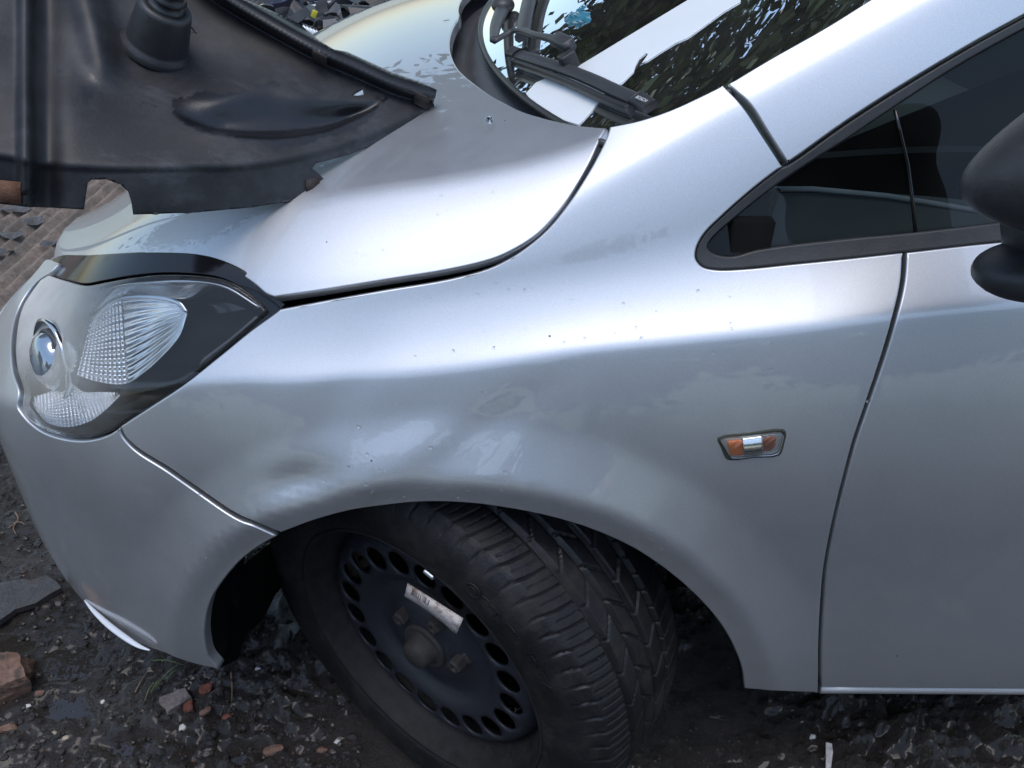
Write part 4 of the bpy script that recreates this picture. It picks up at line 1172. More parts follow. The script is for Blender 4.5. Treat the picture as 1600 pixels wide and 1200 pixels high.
fcx = np.array([sum(Vd[i].x for i in f)/len(f) for f in Fd]); fcy = np.array([sum(Vd[i].y for i in f)/len(f) for f in Fd]); ok = inpoly(outl, fcx, fcy)
for h in hole_px: ok &= ~inpoly(h, fcx, fcy)
kf = [tuple(f)[::-1] for f, k in zip(Fd, ok) if k]
LV = [atD(p.x, p.y, liner_D(p.x, p.y)) for p in Vd]
lorg = Vector((-.25, .28, .95))
liner = empty('wheel_arch_liner', lorg)
tag(liner, 'black plastic wheel arch liner with a rubber boot lying across the silver bonnet', 'arch liner')
def adl(o): o.parent = liner; o.matrix_parent_inverse = Matrix.Translation(-lorg); return o
ls = adl(mesh_obj('liner_sheet', LV, kf, LINER, None)); md = ls.modifiers.new('s', 'SOLIDIFY'); md.thickness = .0032; md.offset = 0
wetp = [(268, 160), (300, 148), (360, 146), (420, 128), (470, 150), (560, 160), (610, 150), (600, 172), (550, 205), (480, 225), (430, 238), (400, 222), (350, 212), (300, 200), (275, 184)]
at = ls.data.attributes.new('wet', 'FLOAT', 'POINT')
for i, p in enumerate(Vd):
    q = Vector((p.x/26, p.y/26, 0)); ju = p.x + 9*noise.noise(q) + 5*noise.noise(q*2.7); jv = p.y + 8*noise.noise(q + Vector((7, 3, 0))) + 5*noise.noise(q*2.9 + Vector((1, 9, 0)))
    w_ = 1.0 if inpoly(wetp, np.array([ju]), np.array([jv]))[0] else 0.0
    if p.y < rim(p.x) - 4: w_ = max(w_, .7)  # upright wall beyond the rim darkened through the same mask
    at.data[i].value = w_
def lp(u, v, off=0.0): return atD(u, v, liner_D(u, v) - off)
# rubber boot standing on the sheet
b0 = lp(244, 74, .0); bax = (lp(268, -26, .085) - b0).normalized()
sc_ = 1.0
adl(mesh_obj('rubber_boot', *lathe([(.037, -.004), (.037, .004), (.033, .006), (.0325, .010), (.030, .03), (.0275, .048), (.0265, .052), (.021, .054), (.0175, .051)], b0, bax, 40), RUBBER, None))
adl(mesh_obj('boot_bellows', *lathe([(.018, .046)] + [(.0165 + .003*math.sin(k*1.57), .050 + .0028*k) for k in range(18)] + [(.004, .102)], b0, bax, 32), RUBBER, None))
# rusty clips
RUSTC = mat_plain('rust_stained_black', (.022, .014, .011), .75, .1, var=.9, scale=120, bump=.4)
def clip(px, hw, off, mat=RUST, name='rusty_clip'):
    V = []
    for a in (-1, 0, 1):
        for b in (-1, 0, 1): V.append(lp(px[0] + a*hw[0], px[1] + b*hw[1] + a*hw[2], off + .002*(a == 0)))
    o = adl(mesh_obj(name, V, gridf(3, 3), mat, None)); md = o.modifiers.new('s', 'SOLIDIFY'); md.thickness = .003; md.offset = 0
    return o
clip((14, 300), (19, 17, 2), .004, RUST); clip((659, 158), (12, 10, 6), .003, RUSTC); clip((488, 288), (10, 9, -3), .003, RUSTC); clip((500, 92), (11, 8, 6), .004, RUSTC)

# ------------------------------------------------------------------ the yard: mud, ribbed concrete, puddles
rng = np.random.default_rng(7); random.seed(7)
PERM = rng.permutation(512); PERM = np.concatenate([PERM, PERM, PERM]); GA = rng.uniform(0, 2*math.pi, 512)
def perlin(x, y):
    xi = np.floor(x).astype(int); yi = np.floor(y).astype(int); xf = x - xi; yf = y - yi
    def gr(ix, iy, dx, dy):
        a = GA[PERM[(PERM[ix & 511] + iy) & 511]]; return np.cos(a)*dx + np.sin(a)*dy
    u = xf**3*(xf*(xf*6-15)+10); v = yf**3*(yf*(yf*6-15)+10)
    a = gr(xi, yi, xf, yf)*(1-u) + gr(xi+1, yi, xf-1, yf)*u; b = gr(xi, yi+1, xf, yf-1)*(1-u) + gr(xi+1, yi+1, xf-1, yf-1)*u
    return a*(1-v) + b*v
def fbm(x, y, f, o=4, g=.5, ridged=False):
    s_ = 0; a = 1.0
    for k in range(o):
        n = perlin(x*f + 17.3*k, y*f - 9.1*k); s_ = s_ + a*((.35-np.abs(n))*1.6 if ridged else n); a *= g; f *= 2.03
    return s_
def fast_mesh(name, V, nu, nv, mat):
    """regular grid V[nu,nv,3]"""
    me = bpy.data.meshes.new(name); n = nu*nv; me.vertices.add(n); me.vertices.foreach_set('co', V.astype(np.float32).ravel())
    i = np.arange(nu-1)[:, None]; j = np.arange(nv-1)[None]; a = i*nv + j
    F = np.stack((a, a+nv, a+nv+1, a+1), -1).reshape(-1, 4); nf = len(F)
    me.loops.add(nf*4); me.loops.foreach_set('vertex_index', F.astype(np.int32).ravel()); me.polygons.add(nf)
    me.polygons.foreach_set('loop_start', np.arange(nf, dtype=np.int32)*4); me.update(calc_edges=True); me.validate()
    me.materials.append(mat); me.shade_smooth(); o = bpy.data.objects.new(name, me); return link(o)
def grow(a, b, step, far, ratio=1.25):
    core = list(np.arange(a, b, step)); s_ = step; hi = []; x = b
    while x < far: hi.append(x); s_ *= ratio; x += s_
    hi.append(far); lo_ = []; s_ = step; x = a
    while x > -far: s_ *= ratio; x -= s_; lo_.append(max(x, -far))
    return np.array(lo_[::-1] + core + hi)
PUD = [(atZ(112, 1030, GZ), .060, .036), (atZ(98, 1106, GZ), .050, .026), (atZ(10, 1005, GZ), .05, .02), (atZ(205, 1165, GZ), .05, .018), (atZ(385, 1180, GZ), .04, .016)]
xs = grow(-1.25, .95, .0062, 90); ys = grow(-.35, 1.15, .0062, 90)
X, Y = np.meshgrid(xs, ys, indexing='ij')
def ground_h(X, Y):
    clod = np.clip(fbm(X, Y, 2.3, 3) + .55, .15, 1)                     # where the mud is churned
    near = np.exp(-(np.maximum(0, np.hypot(X+.1, Y-.3)-1.6)/.8)**2)
    h = .022*fbm(X, Y, 1.9, 3) + near*(.016*fbm(X, Y, 5.5, 4, .55) + clod*.060*np.abs(fbm(X, Y, 9, 5, .62)) + clod*.022*fbm(X, Y, 26, 3, .6, True))
    # smooth wet skin further forward (left of the bumper)
    sm = 1/(1+np.exp(-(Y-.34)/.05))*1/(1+np.exp((X+.62)/.06))
    h = h*(1-.75*sm)
    for c, ra, rb in PUD:
        d = np.hypot((X-c.x)/ra, (Y-c.y)/rb) + .35*fbm(X, Y, 22, 2); wgt = 1/(1+np.exp((d-1.0)/.12)); h = h*(1-wgt) - .012*wgt
    wd = np.hypot((X-WC.x)/.16, (Y-WC.y-.03)/.14); h = h*(1-np.exp(-wd**4)) - .004*np.exp(-wd**4)
    return GZ + h
H = ground_h(X, Y)
def mat_mud():
    m = NT('wet_mud'); m.set(Roughness=.6)
    a = m.noise(3.2, 5, .6); b = m.noise(38, 6, .7); c_ = m.noise(210, 4, .7)
    base = m.mix(b, (.010, .008, .0065), (.036, .029, .024))
    base = m.mix(m.ramp(a, [(.42, (0,)*3), (.66, (1,)*3)]), base, (.050, .042, .038))
    base = m.mix(m.ramp(c_, [(.60, (0,)*3), (.72, (.8,)*3)]), base, (.06, .052, .046))
    base = m.mix(m.ramp(m.noise(64, 3, .7), [(.70, (0,)*3), (.76, (.7,)*3)]), base, (.12, .045, .028))
    m.l(base, m.b.inputs['Base Color'])
    wet = m.ramp(m.noise(7, 4, .6), [(.38, (.08,)*3), (.66, (.42,)*3)]); m.l(wet, m.b.inputs['Roughness'])
    hb = m.math('ADD', m.math('MULTIPLY', m.noise(120, 6, .75), .7), m.math('MULTIPLY', m.noise(420, 4, .7), .3))
    m.bump(hb, .9, .012); m.set(Coat_Weight=.35, Coat_Roughness=.08, Specular_IOR_Level=.4); return m.m
MUD = mat_mud()
ground = fast_mesh('ground', np.stack((X, Y, H), -1), len(xs), len(ys), MUD); tag(ground, kind='structure')

def mat_conc():
    m = NT('ribbed_concrete'); m.set(Roughness=.85)
    tc = m.n('ShaderNodeTexCoord'); sep = m.n('ShaderNodeSeparateXYZ'); m.l(tc.outputs['Object'], sep.inputs[0])
    a = m.noise(7, 6, .7); b = m.noise(60, 6, .75); 
    c = m.mix(m.ramp(b, [(.35, (0,)*3), (.65, (1,)*3)]), (.19, .15, .125), (.36, .29, .245))
    c = m.mix(m.ramp(a, [(.45, (0,)*3), (.6, (1,)*3)]), c, (.16, .14, .12))
    c = m.mix(m.ramp(m.noise(24, 6, .8), [(.55, (0,)*3), (.68, (.8,)*3)]), c, (.085, .075, .062))
    m.l(c, m.b.inputs['Base Color']); m.bump(m.noise(140, 6, .75), .8, .012); return m.m
CONC = mat_conc()
xs2 = np.concatenate([np.arange(-4.5, -2.2, .02), np.arange(-2.2, -.9, .0055)]); ys2 = np.concatenate([np.arange(1.15, 3.2, .014), np.arange(3.2, 7, .06)])
X2, Y2 = np.meshgrid(xs2, ys2, indexing='ij')
wob = .012*fbm(X2, Y2, 2.2, 2)
ph = (X2 + wob)/.058
H2 = GZ + .045 + .0125*np.sin(2*math.pi*ph) + .0045*fbm(X2, Y2, 16, 5, .62) + .004*np.abs(fbm(X2, Y2, 45, 3, .6)) 
edge_ = np.clip((Y2-1.15)/.05, 0, 1)*np.clip((-.9-X2)/.05, 0, 1); H2 = H2*edge_ + (GZ-.06)*(1-edge_)
path = fast_mesh('concrete_path', np.stack((X2, Y2, H2), -1), len(xs2), len(ys2), CONC); tag(path, kind='structure')
WATER = NT('puddle_water'); WATER.set(Roughness=.03); WATER.b.inputs['Base Color'].default_value = (.022, .019, .017, 1); WATER.b.inputs['Specular IOR Level'].default_value = .6
WATER.bump(WATER.noise(60, 2, .5), .04, .004)
for c, ra, rb in PUD:
    V = [(c.x, c.y, GZ-.0075)]; n = 40
    for k in range(n):
        a = 2*math.pi*k/n; r = 1.35; V.append((c.x + ra*r*math.cos(a), c.y + rb*r*math.sin(a), GZ-.0075))
    tag(mesh_obj('puddle', V, [(0, 1+k, 1+(k+1) % n) for k in range(n)], WATER.m), kind='structure')
def gh(x, y):
    i = min(max(int(np.searchsorted(xs, x)) - 1, 0), len(xs)-2); j = min(max(int(np.searchsorted(ys, y)) - 1, 0), len(ys)-2)
    a = (x-xs[i])/(xs[i+1]-xs[i]); b = (y-ys[j])/(ys[j+1]-ys[j])
    return float(H[i, j]*(1-a)*(1-b) + H[i+1, j]*a*(1-b) + H[i, j+1]*(1-a)*b + H[i+1, j+1]*a*b)
def gpx(u, v):
    p = atZ(u, v, GZ)
    for _ in range(4): p = atZ(u, v, gh(p.x, p.y))
    return p
# ------------------------------------------------------------------ rubble
def rock(s, seed, n=2, sharp=.5, box_=False):
    bm = bmesh.new(); 
    if box_: bmesh.ops.create_cube(bm, size=1.6); bmesh.ops.subdivide_edges(bm, edges=bm.edges[:], cuts=3, use_grid_fill=True)
    else: bmesh.ops.create_icosphere(bm, subdivisions=n, radius=1)
    V = []
    for v in bm.verts:
        p = v.co.copy(); q = noise.noise(p*1.1 + Vector((seed*7.1, seed*3.3, 0)))*.55*sharp*2 + noise.noise(p*2.9 + Vector((seed, 0, seed*5)))*.28*sharp*2 + noise.noise(p*7 + Vector((seed, 4, seed)))*.10
        p = p*(1 + q*.7); V.append(Vector((p.x*s[0], p.y*s[1], p.z*s[2])))
    F = [tuple(v.index for v in f.verts) for f in bm.faces]; bm.free(); return V, F
def stone_mat(name, c1, c2, rough=.75, sc=60):
    m = NT(name); m.set(Roughness=rough); n = m.noise(sc, 6, .7); c = m.mix(m.ramp(n, [(.35, (0,)*3), (.65, (1,)*3)]), c1, c2)
    c = m.mix(m.ramp(m.noise(22, 5, .7), [(.5, (0,)*3), (.62, (.85,)*3)]), c, (.035, .028, .024))
    m.l(c, m.b.inputs['Base Color']); m.bump(m.noise(sc*3, 5, .7), .6, .006); return m.m
BRICK = stone_mat('brick_orange', (.13, .065, .045), (.22, .135, .095)); BRICKD = stone_mat('brick_dark', (.12, .035, .022), (.22, .07, .04)); GREYST = stone_mat('grey_stone', (.12, .10, .095), (.24, .20, .19))
WHITEST = stone_mat('white_stone', (.50, .48, .45), (.75, .73, .70), .6); BEIGE = stone_mat('beige_stone', (.36, .30, .22), (.52, .44, .34)); SLATE = stone_mat('wet_slate', (.022, .022, .025), (.05, .05, .054), .28, 30); DIRTY = stone_mat('dirty_clod', (.02, .016, .013), (.055, .045, .038), .6)
def put_rock(name, u, v, s, mat, label, cat, seed, rz=0.0, sink=.35, box_=False, n=2, group=None, tilt=0):
    p = gpx(u, v); V, F = rock(s, seed, n, .45, box_)
    o = mesh_obj(name, V, F, mat, None, smooth=False); o.location = (p.x, p.y, p.z + s[2]*(1-2*sink)*.8); o.rotation_euler = (tilt, tilt*.6, rz)
    tag(o, label, cat, group); return o
put_rock('brick_chunk', 6, 1078, (.060, .045, .042), BRICK, 'big broken orange-brown brick chunk at the left edge of the mud', 'brick chunk', 3, .5, .2, True)
put_rock('brick_fragment', 278, 1098, (.024, .020, .014), GREYST, 'grey-pink stone fragment with a flat face below the bumper corner', 'stone', 5, .7, .3, True)
put_rock('brick_fragment', 296, 1106, (.009, .015, .008), BRICKD, 'dark red brick fragment touching the grey-pink stone', 'brick fragment', 8, .4, .3, True)
put_rock('brick_fragment', 323, 1080, (.012, .011, .008), BRICKD, 'dark red brick fragment just under the bumper end', 'brick fragment', 9, .1, .3, True)
put_rock('brick_fragment', 321, 1113, (.011, .006, .006), BRICK, 'small bright red brick piece right of the grey-pink stone', 'brick fragment', 11, .6, .3)
put_rock('brick_fragment', 355, 1121, (.008, .006, .005), BRICKD, 'small round red brick crumb between grey-pink stone and tyre', 'brick fragment', 12, .2, .3)
put_rock('brick_fragment', 427, 1173, (.016, .009, .007), BRICK, 'pale pink brick piece near the bottom edge beside the tyre', 'brick fragment', 13, .2, .4)
put_rock('brick_fragment', 503, 1173, (.009, .006, .005), BRICK, 'small orange brick chip closest to the tyre', 'brick fragment', 14, .2, .3)
put_rock('brick_fragment', 62, 1084, (.009, .006, .006), BRICK, 'small orange brick chip right of the big brick chunk', 'brick fragment', 15, .2, .3)
put_rock('brick_fragment', 12, 1140, (.017, .008, .008), BRICK, 'orange brick sliver below the big brick chunk', 'brick fragment', 16, .1, .3)
put_rock('pebble', 82, 1150, (.0095, .008, .003), BEIGE, 'flat beige pebble near the lower left corner', 'pebble', 21, .3, .3)
put_rock('pebble', 103, 1154, (.006, .005, .004), BEIGE, 'small round beige pebble right of the flat beige one', 'pebble', 22, .3, .3)
put_rock('pebble', 43, 1104, (.006, .004, .003), WHITEST, 'white stone chip below the big brick chunk edge', 'pebble', 23, .3, .3)
put_rock('pebble', 161, 1097, (.004, .005, .003), WHITEST, 'tiny white stone chip in the middle of the dark mud', 'pebble', 24, .3, .3)
put_rock('pebble', 403, 1047, (.005, .007, .004), WHITEST, 'white stone chip right of the bumper end', 'pebble', 25, .5, .3)
put_rock('pebble', 286, 1138, (.006, .009, .004), WHITEST, 'long white stone chip below the grey-pink stone', 'pebble', 26, .5, .3)
put_rock('pebble', 527, 1160, (.006, .005, .004), WHITEST, 'white stone chip close beside the tyre', 'pebble', 27, .5, .3)
put_rock('pebble', 66, 912, (.006, .004, .003), WHITEST, 'white stone chip lying left of the bumper', 'pebble', 29, .5, .3)
put_rock('pebble', 1270, 1152, (.006, .005, .004), WHITEST, 'round pale pebble under the car door', 'pebble', 28, .5, .3)
put_rock('pebble', 37, 894, (.008, .006, .005), DIRTY, 'dark pebble on the smooth mud left of the bumper', 'pebble', 31, .5, .3)
def plate(name, px, thick, mat, label, cat, lift=.0, tilt=None, wob=.0):
    P = [gpx(*p) for p in px]; c = sum(P, Vector())/len(P); z = max(gh(p.x, p.y) for p in P) if c.y < 1.1 else c.z
    bm = bmesh.new(); vs = []
    for k, p in enumerate(P):
        zz = z + lift + (tilt(p - c) if tilt else 0) + wob*math.sin(k*2.1); vs.append(bm.verts.new((p.x, p.y, zz)))
    f = bm.faces.new(vs); 
    if f.normal.z < 0: f.normal_flip()
    bm.normal_update(); r = bmesh.ops.extrude_face_region(bm, geom=[f]); 
    for v in [e for e in r['geom'] if isinstance(e, bmesh.types.BMVert)]: v.co.z -= thick
    bmesh.ops.recalc_face_normals(bm, faces=bm.faces[:])
    V = [v.co - c for v in bm.verts]; bm.verts.index_update(); F = [tuple(v.index for v in f.verts) for f in bm.faces]; bm.free()
    o = mesh_obj(name, V, F, mat, None, smooth=False); o.location = c; tag(o, label, cat); return o
plate('slate_slab', [(-40, 935), (5, 918), (38, 911), (52, 914), (76, 905), (92, 915), (100, 926), (82, 934), (60, 950), (30, 962), (8, 982), (-40, 1005)], .012, SLATE, 'flat wet grey slate slab lying in the mud left of the bumper', 'slab', .012)
plate('wood_strip', [(1284, 1215), (1287, 1168), (1297, 1168), (1297, 1185), (1291, 1215)], .004, WHITEST, 'thin white painted strip sticking into view under the car door', 'strip', .012)
random.seed(3)
SHARD = stone_mat('grey_plastic_shard', (.06, .065, .07), (.11, .115, .12), .5)
def shard(u, v, a, b, rz, label, lift=.068):
    c = atZ(u, v, GZ + .05); n = 11; V = []
    for t in (0, -.003):
        for k in range(n):
            q = 2*math.pi*k/n + rz; r = 1 + random.uniform(-.38, .3); V.append((a*r*math.cos(q), b*r*math.sin(q), t + .008*math.sin(q*2+rz)))
    F = [tuple(range(n)), tuple(range(2*n-1, n-1, -1))] + [(k, n+k, n+(k+1) % n, (k+1) % n) for k in range(n)]
    o = mesh_obj('plastic_shard', V, F, SHARD, None, smooth=False); o.location = (c.x, c.y, GZ + lift); tag(o, label, 'shard')
shard(54, 350, .036, .030, .3, 'grey jagged plastic shard in the middle of the ribbed concrete')
shard(20, 372, .045, .024, 1.0, 'dark curled plastic shard at the left edge of the ribbed concrete')
shard(26, 332, .06, .022, .2, 'long grey plastic shard at the top of the ribbed concrete')
shard(80, 386, .03, .014, 2.0, 'small dark shard beside the front edge of the bonnet')
shard(8, 400, .03, .02, 2.6, 'small dark shard low on the ribbed concrete at the left edge')
# loose clods and grit nobody could count
def scatter(name, n, region, smin, smax, mat, seed, sub_=1):
    r = random.Random(seed); V = []; F = []
    protos = [rock((1, .8, .6), seed + k, 1, .5) for k in range(7)]
    for _ in range(n):
        u, v = region(r); p = gpx(u, v); s_ = smin*(smax/smin)**(r.random()**2); pv, pf = r.choice(protos)
        a = r.uniform(0, 6.28); ca, sa = math.cos(a), math.sin(a); b = len(V)
        for q in pv: V.append((p.x + s_*(q.x*ca - q.y*sa), p.y + s_*(q.x*sa + q.y*ca), p.z + s_*(q.z + .15)))
        F += [tuple(i+b for i in f) for f in pf]
    o = mesh_obj(name, V, F, mat, None, smooth=False); tag(o, 'loose grit and mud crumbs scattered over the wet ground', 'grit', kind='stuff'); return o
def reg(r):
    while True:
        u, v = r.uniform(-40, 560), r.uniform(690, 1210)
        if v > 1015 or u < 40 + (v-700)*.42: return u, v
scatter('mud_crumbs', 1800, reg, .0015, .010, MUD, 41)
scatter('gravel', 200, reg, .001, .0032, stone_mat('dull_gravel', (.06, .052, .048), (.13, .115, .105)), 51)
scatter('brick_grit', 160, reg, .001, .0035, BRICK, 61)
scatter('under_car_grit', 420, lambda r: (r.uniform(1000, 1640), r.uniform(1085, 1215)), .0008, .0034, stone_mat('dark_grit', (.03, .026, .024), (.09, .08, .072)), 71)
# pale debris seen through the arch
def crumple(c, s, seed, nu=16, nv=12):
    V = []
    for i in range(nu):
        for j in range(nv):
            a, b = i/(nu-1)-.5, j/(nv-1)-.5; q = Vector((a*3, b*3, seed)); V.append(Vector((c[0] + s[0]*a + .12*s[0]*noise.noise(q*1.3), c[1] + s[1]*b + .12*s[1]*noise.noise(q*1.7 + Vector((9, 0, 0))), c[2] + s[2]*(abs(noise.noise(q)) + .5*noise.noise(q*2.3)))))
    return V, gridf(nu, nv)
cpos = atZ(425, 965, GZ + .03)
o = mesh_obj('plastic_sheet', *crumple((cpos.x, cpos.y, GZ + .03), (.12, .14, .03), 2.0), stone_mat('grubby_grey', (.10, .105, .10), (.22, .23, .22), .4), None); tag(o, 'crumpled grey plastic sheet on the ground seen through the wheel arch', 'plastic sheet')
# grass, roots
GRASS = mat_plain('grass_blade', (.06, .085, .025), .5, var=.5, scale=30); ROOT = mat_plain('dry_root', (.16, .11, .07), .8, var=.4, scale=50)
gt = empty('grass_tuft', gpx(252, 1070)); tag(gt, 'few thin green grass blades below the bumper', 'grass'); gl_ = gt.location.copy()
for k, (a, b, h) in enumerate([((238, 1088), (262, 1066), .018), ((243, 1082), (290, 1050), .03), ((240, 1036), (292, 1046), .012), ((262, 1070), (284, 1056), .02), ((228, 1100), (250, 1074), .02)]):
    A, B = gpx(*a), gpx(*b); A.z += .008; B.z += h; M = (A+B)/2 + Vector((0, 0, .008))
    o = mesh_obj('blade', *tube([tuple(p) for p in catmull([tuple(A), tuple(M), tuple(B)], 5)], [.0012]*8 + [.0009, .0006, .0003], 5), GRASS, None); o.parent = gt; o.matrix_parent_inverse = Matrix.Translation(-gl_)
def root(paths, label, mat=ROOT):
    parts = []
    for pth in paths:
        P = []
        for k, (u, v) in enumerate(pth): p = gpx(u, v); p.z += .004 + .003*(k % 2); P.append(tuple(p))
        C = catmull(P, 5); parts.append(tube([tuple(p) for p in C], [.0018 - .001*k/len(C) for k in range(len(C))], 6))
    V, F = mergevf(*parts); c = Vector(V[0]); V = [Vector(q) - c for q in V]
    o = mesh_obj('root', V, F, mat, None); o.location = c; tag(o, label, 'root')
root([[(25, 802), (30, 815), (22, 826), (27, 838)], [(22, 820), (33, 819), (40, 822)], [(22, 822), (15, 828)]], 'thin branching pale root on the mud left of the bumper')
root([[(212, 1084), (222, 1068), (231, 1052)]], 'thin dry straw standing in the mud below the bumper')
root([[(362, 1052), (364, 1080), (363, 1106)]], 'thin dry straw lying right of the bumper end')

# ------------------------------------------------------------------ scrap heap beyond the car
HEAPM = [mat_plain('scrap_black', (.02, .02, .022), .45, var=.6, scale=30), mat_plain('scrap_grey', (.07, .075, .08), .5, var=.5, scale=30), mat_plain('scrap_dark_blue', (.02, .025, .05), .4, var=.4, scale=30)]
r = random.Random(12)
def bent(w_, l_, t_, fold, seed):
    rr = random.Random(seed); V = []; n = 7
    for s_ in (1, -1):
        for i in range(n):
            a = i/(n-1); z = fold*math.sin(a*math.pi*rr.uniform(.7, 1.3))
            ww = w_*(1 + .35*math.sin(a*5+seed))
            for b in (-1, 1): V.append((l_*(a-.5), b*ww/2, z + s_*t_/2 + .1*fold*b))
    F = []
    for i in range(n-1):
        a = i*2; F += [(a, a+2, a+3, a+1), (2*n+a, 2*n+a+1, 2*n+a+3, 2*n+a+2), (a, 2*n+a, 2*n+a+2, a+2), (a+1, a+3, 2*n+a+3, 2*n+a+1)]
    F += [(0, 1, 2*n+1, 2*n), (2*n-2, 4*n-2, 4*n-1, 2*n-1)]
    return V, F
protos = [bent(*a) for a in ((.05, .22, .006, .03, 1), (.09, .14, .008, .05, 2), (.03, .30, .02, .02, 3), (.12, .12, .01, .06, 4), (.06, .18, .03, .01, 5))]
mv = []
for i in range(44):
    for j in range(30):
        x = -1.05 + 1.75*i/43; y = 1.98 + 1.3*j/29; e = (math.sin(math.pi*i/43)*math.sin(math.pi*min(1, j/29+.10)))**.5
        mv.append((x + .05*noise.noise(Vector((x*6, y*6, 9))), y + .05*noise.noise(Vector((x*6, y*6, 5))), GZ - .05 + (.62 + .16*noise.noise(Vector((x*5, y*5, 3))) + .10*noise.noise(Vector((x*13, y*13, 7))))*e))
heap_parts = [(mv, gridf(44, 30))]
rh_ = random.Random(77)
for q in range(320):                                  # the mass of broken trim the mound is made of
    V, F = protos[q % 5]; c = Vector(mv[rh_.randrange(len(mv))]); M = Matrix.Rotation(rh_.uniform(0, 6.28), 3, 'Z') @ Matrix.Rotation(rh_.uniform(-.8, .8), 3, 'X') @ Matrix.Rotation(rh_.uniform(-.8, .8), 3, 'Y')
    if c.z > GZ + .02: heap_parts.append(([c + M @ Vector(p)*.9 for p in V], F))
mound = mesh_obj('scrap_heap', *mergevf(*heap_parts), HEAPM[0], None, smooth=False); tag(mound, 'low mound of black scrap beyond the bonnet', 'scrap heap', kind='stuff')
pm = []
for k, (V, F) in enumerate(protos):
    me = bpy.data.meshes.new('trim_scrap'); me.from_pydata(V, [], F); me.update(); me.materials.append(HEAPM[k % 3]); pm.append(me)
k = 0
for v in (58, 44, 30, 16, 2, -12):
    for u in np.arange(405, 770, 27):
        uu = u + r.uniform(-12, 12); vv = v + r.uniform(-6, 6)
        if vv > 82 - (uu-520)*.36 + 8: continue
        if not (404 < uu < 745): continue
        p = atY(uu, vv, 2.05 + (58-v)*.011 + r.uniform(-.04, .04))
        o = bpy.data.objects.new('trim_scrap', pm[k % 5]); link(o); o.location = p; o.rotation_euler = (r.uniform(-.7, .7), r.uniform(-.7, .7), r.uniform(0, 6.28)); o.scale = (r.uniform(.55, 1.0),)*3
        kk = k % 5; tag(o, ('thin black trim strip', 'folded grey trim piece', 'long dark blue trim bar', 'broad black trim plate', 'thick grey trim bar')[kk] + ' jumbled in the scrap heap beyond the bonnet', 'plastic scrap', ('thin black strips', 'folded grey pieces', 'long dark blue bars', 'broad black plates', 'thick grey bars')[kk] + ' in the scrap heap'); k += 1
RED = mat_plain('red_paint', (.30, .02, .02), .4, var=.4); YEL = mat_plain('yellow_tab', (.55, .48, .03), .5); WHITEP = mat_plain('white_paint', (.72, .74, .76), .25, coat=.6, var=.1, scale=8)
o = mesh_obj('metal_rail', *tube([atY(575, 46, 1.98), atY(640, 26, 1.98), atY(700, 6, 1.98), atY(740, -8, 1.98)], [.007]*4, 8), mat_plain('pink_rust', (.22, .12, .10), .6, .2, var=.6), None); tag(o, 'thin rusty pink rail lying along the far edge of the bonnet', 'rail')
o = mesh_obj('red_panel', *box(atY(680, 2, 2.2), (.13, .03, .07), Matrix.Rotation(R(-18), 3, 'Y'), .01), RED, None); tag(o, 'small red panel at the top of the scrap heap', 'panel')
o = mesh_obj('yellow_tab', *box(atY(491, 22, 1.99), (.016, .008, .022), Matrix.Rotation(R(30), 3, 'Y'), .002), YEL, None); tag(o, 'small yellow plastic tab in the black scrap', 'tab')
o = mesh_obj('hose', *tube([atY(515, 62, 1.97), atY(535, 46, 1.99), atY(556, 30, 2.03)], .02, 12), HEAPM[0], None); tag(o, 'short thick black hose leaning in the scrap heap', 'hose')
hs_ = empty('heat_sink', atY(490, 55, 1.95)); tag(hs_, 'silver finned metal block standing behind the arch liner', 'metal block'); hl0 = hs_.location.copy()
for k in range(5):
    a, b = atY(473 + k*5, 40 + k*2, 1.95), atY(498 + k*5, 66 + k*1.5, 1.95)
    o = mesh_obj('fin', *tube([a, b], .0045, 6), ZINC, None); o.parent = hs_; o.matrix_parent_inverse = Matrix.Translation(-hl0)
V = []
for i in range(20):
    for j in range(8):
        a, b = i/19, j/7; V.append(atY(405 + 150*a, 30 - 26*math.sin(a*2.2)*1.0 - 22*b + 6*a, 2.6 + .25*b))
o = mesh_obj('white_wing_panel', V, gridf(20, 8), WHITEP, None); md = o.modifiers.new('s', 'SOLIDIFY'); md.thickness = .004; tag(o, 'curved white car body panel behind the black scrap', 'car panel')

# ------------------------------------------------------------------ trees round the yard (seen only as reflections in paint and glass)
def mat_leaf():
    m = NT('leaf'); m.set(Roughness=.5); m.l(m.mix(m.noise(3, 4, .6), (.028, .045, .014), (.075, .105, .03)), m.b.inputs['Base Color']); return m.m
LEAF = mat_leaf(); BARK = mat_plain('bark', (.07, .055, .045), .9, var=.5, scale=20, bump=.6)
def crown_mesh(seed, n, rx, ry, rz, z0, leaf):
    q = np.random.default_rng(seed); ncl = 26
    cl_ = q.normal(size=(ncl, 3)); cl_ /= np.linalg.norm(cl_, axis=1, keepdims=True); cl_ *= q.uniform(.25, 1, (ncl, 1))**.5
    P = cl_[q.integers(0, ncl, n)] + q.normal(size=(n, 3))*.16
    P = P*np.array((rx, ry, rz)) + np.array((0, 0, z0))
    d1 = q.normal(size=(n, 3)); d1 /= np.linalg.norm(d1, axis=1, keepdims=True); d2 = np.cross(d1, q.normal(size=(n, 3))); d2 /= np.linalg.norm(d2, axis=1, keepdims=True)
    s_ = q.uniform(.6, 1.2, (n, 1))*leaf
    V = np.stack((P - d1*s_, P + d2*s_*.5, P + d1*s_, P - d2*s_*.5), 1).reshape(-1, 3)
    me = bpy.data.meshes.new('crown'); me.from_pydata(V.tolist(), [], [(4*k, 4*k+1, 4*k+2, 4*k+3) for k in range(n)]); me.materials.append(LEAF); me.update(); return me
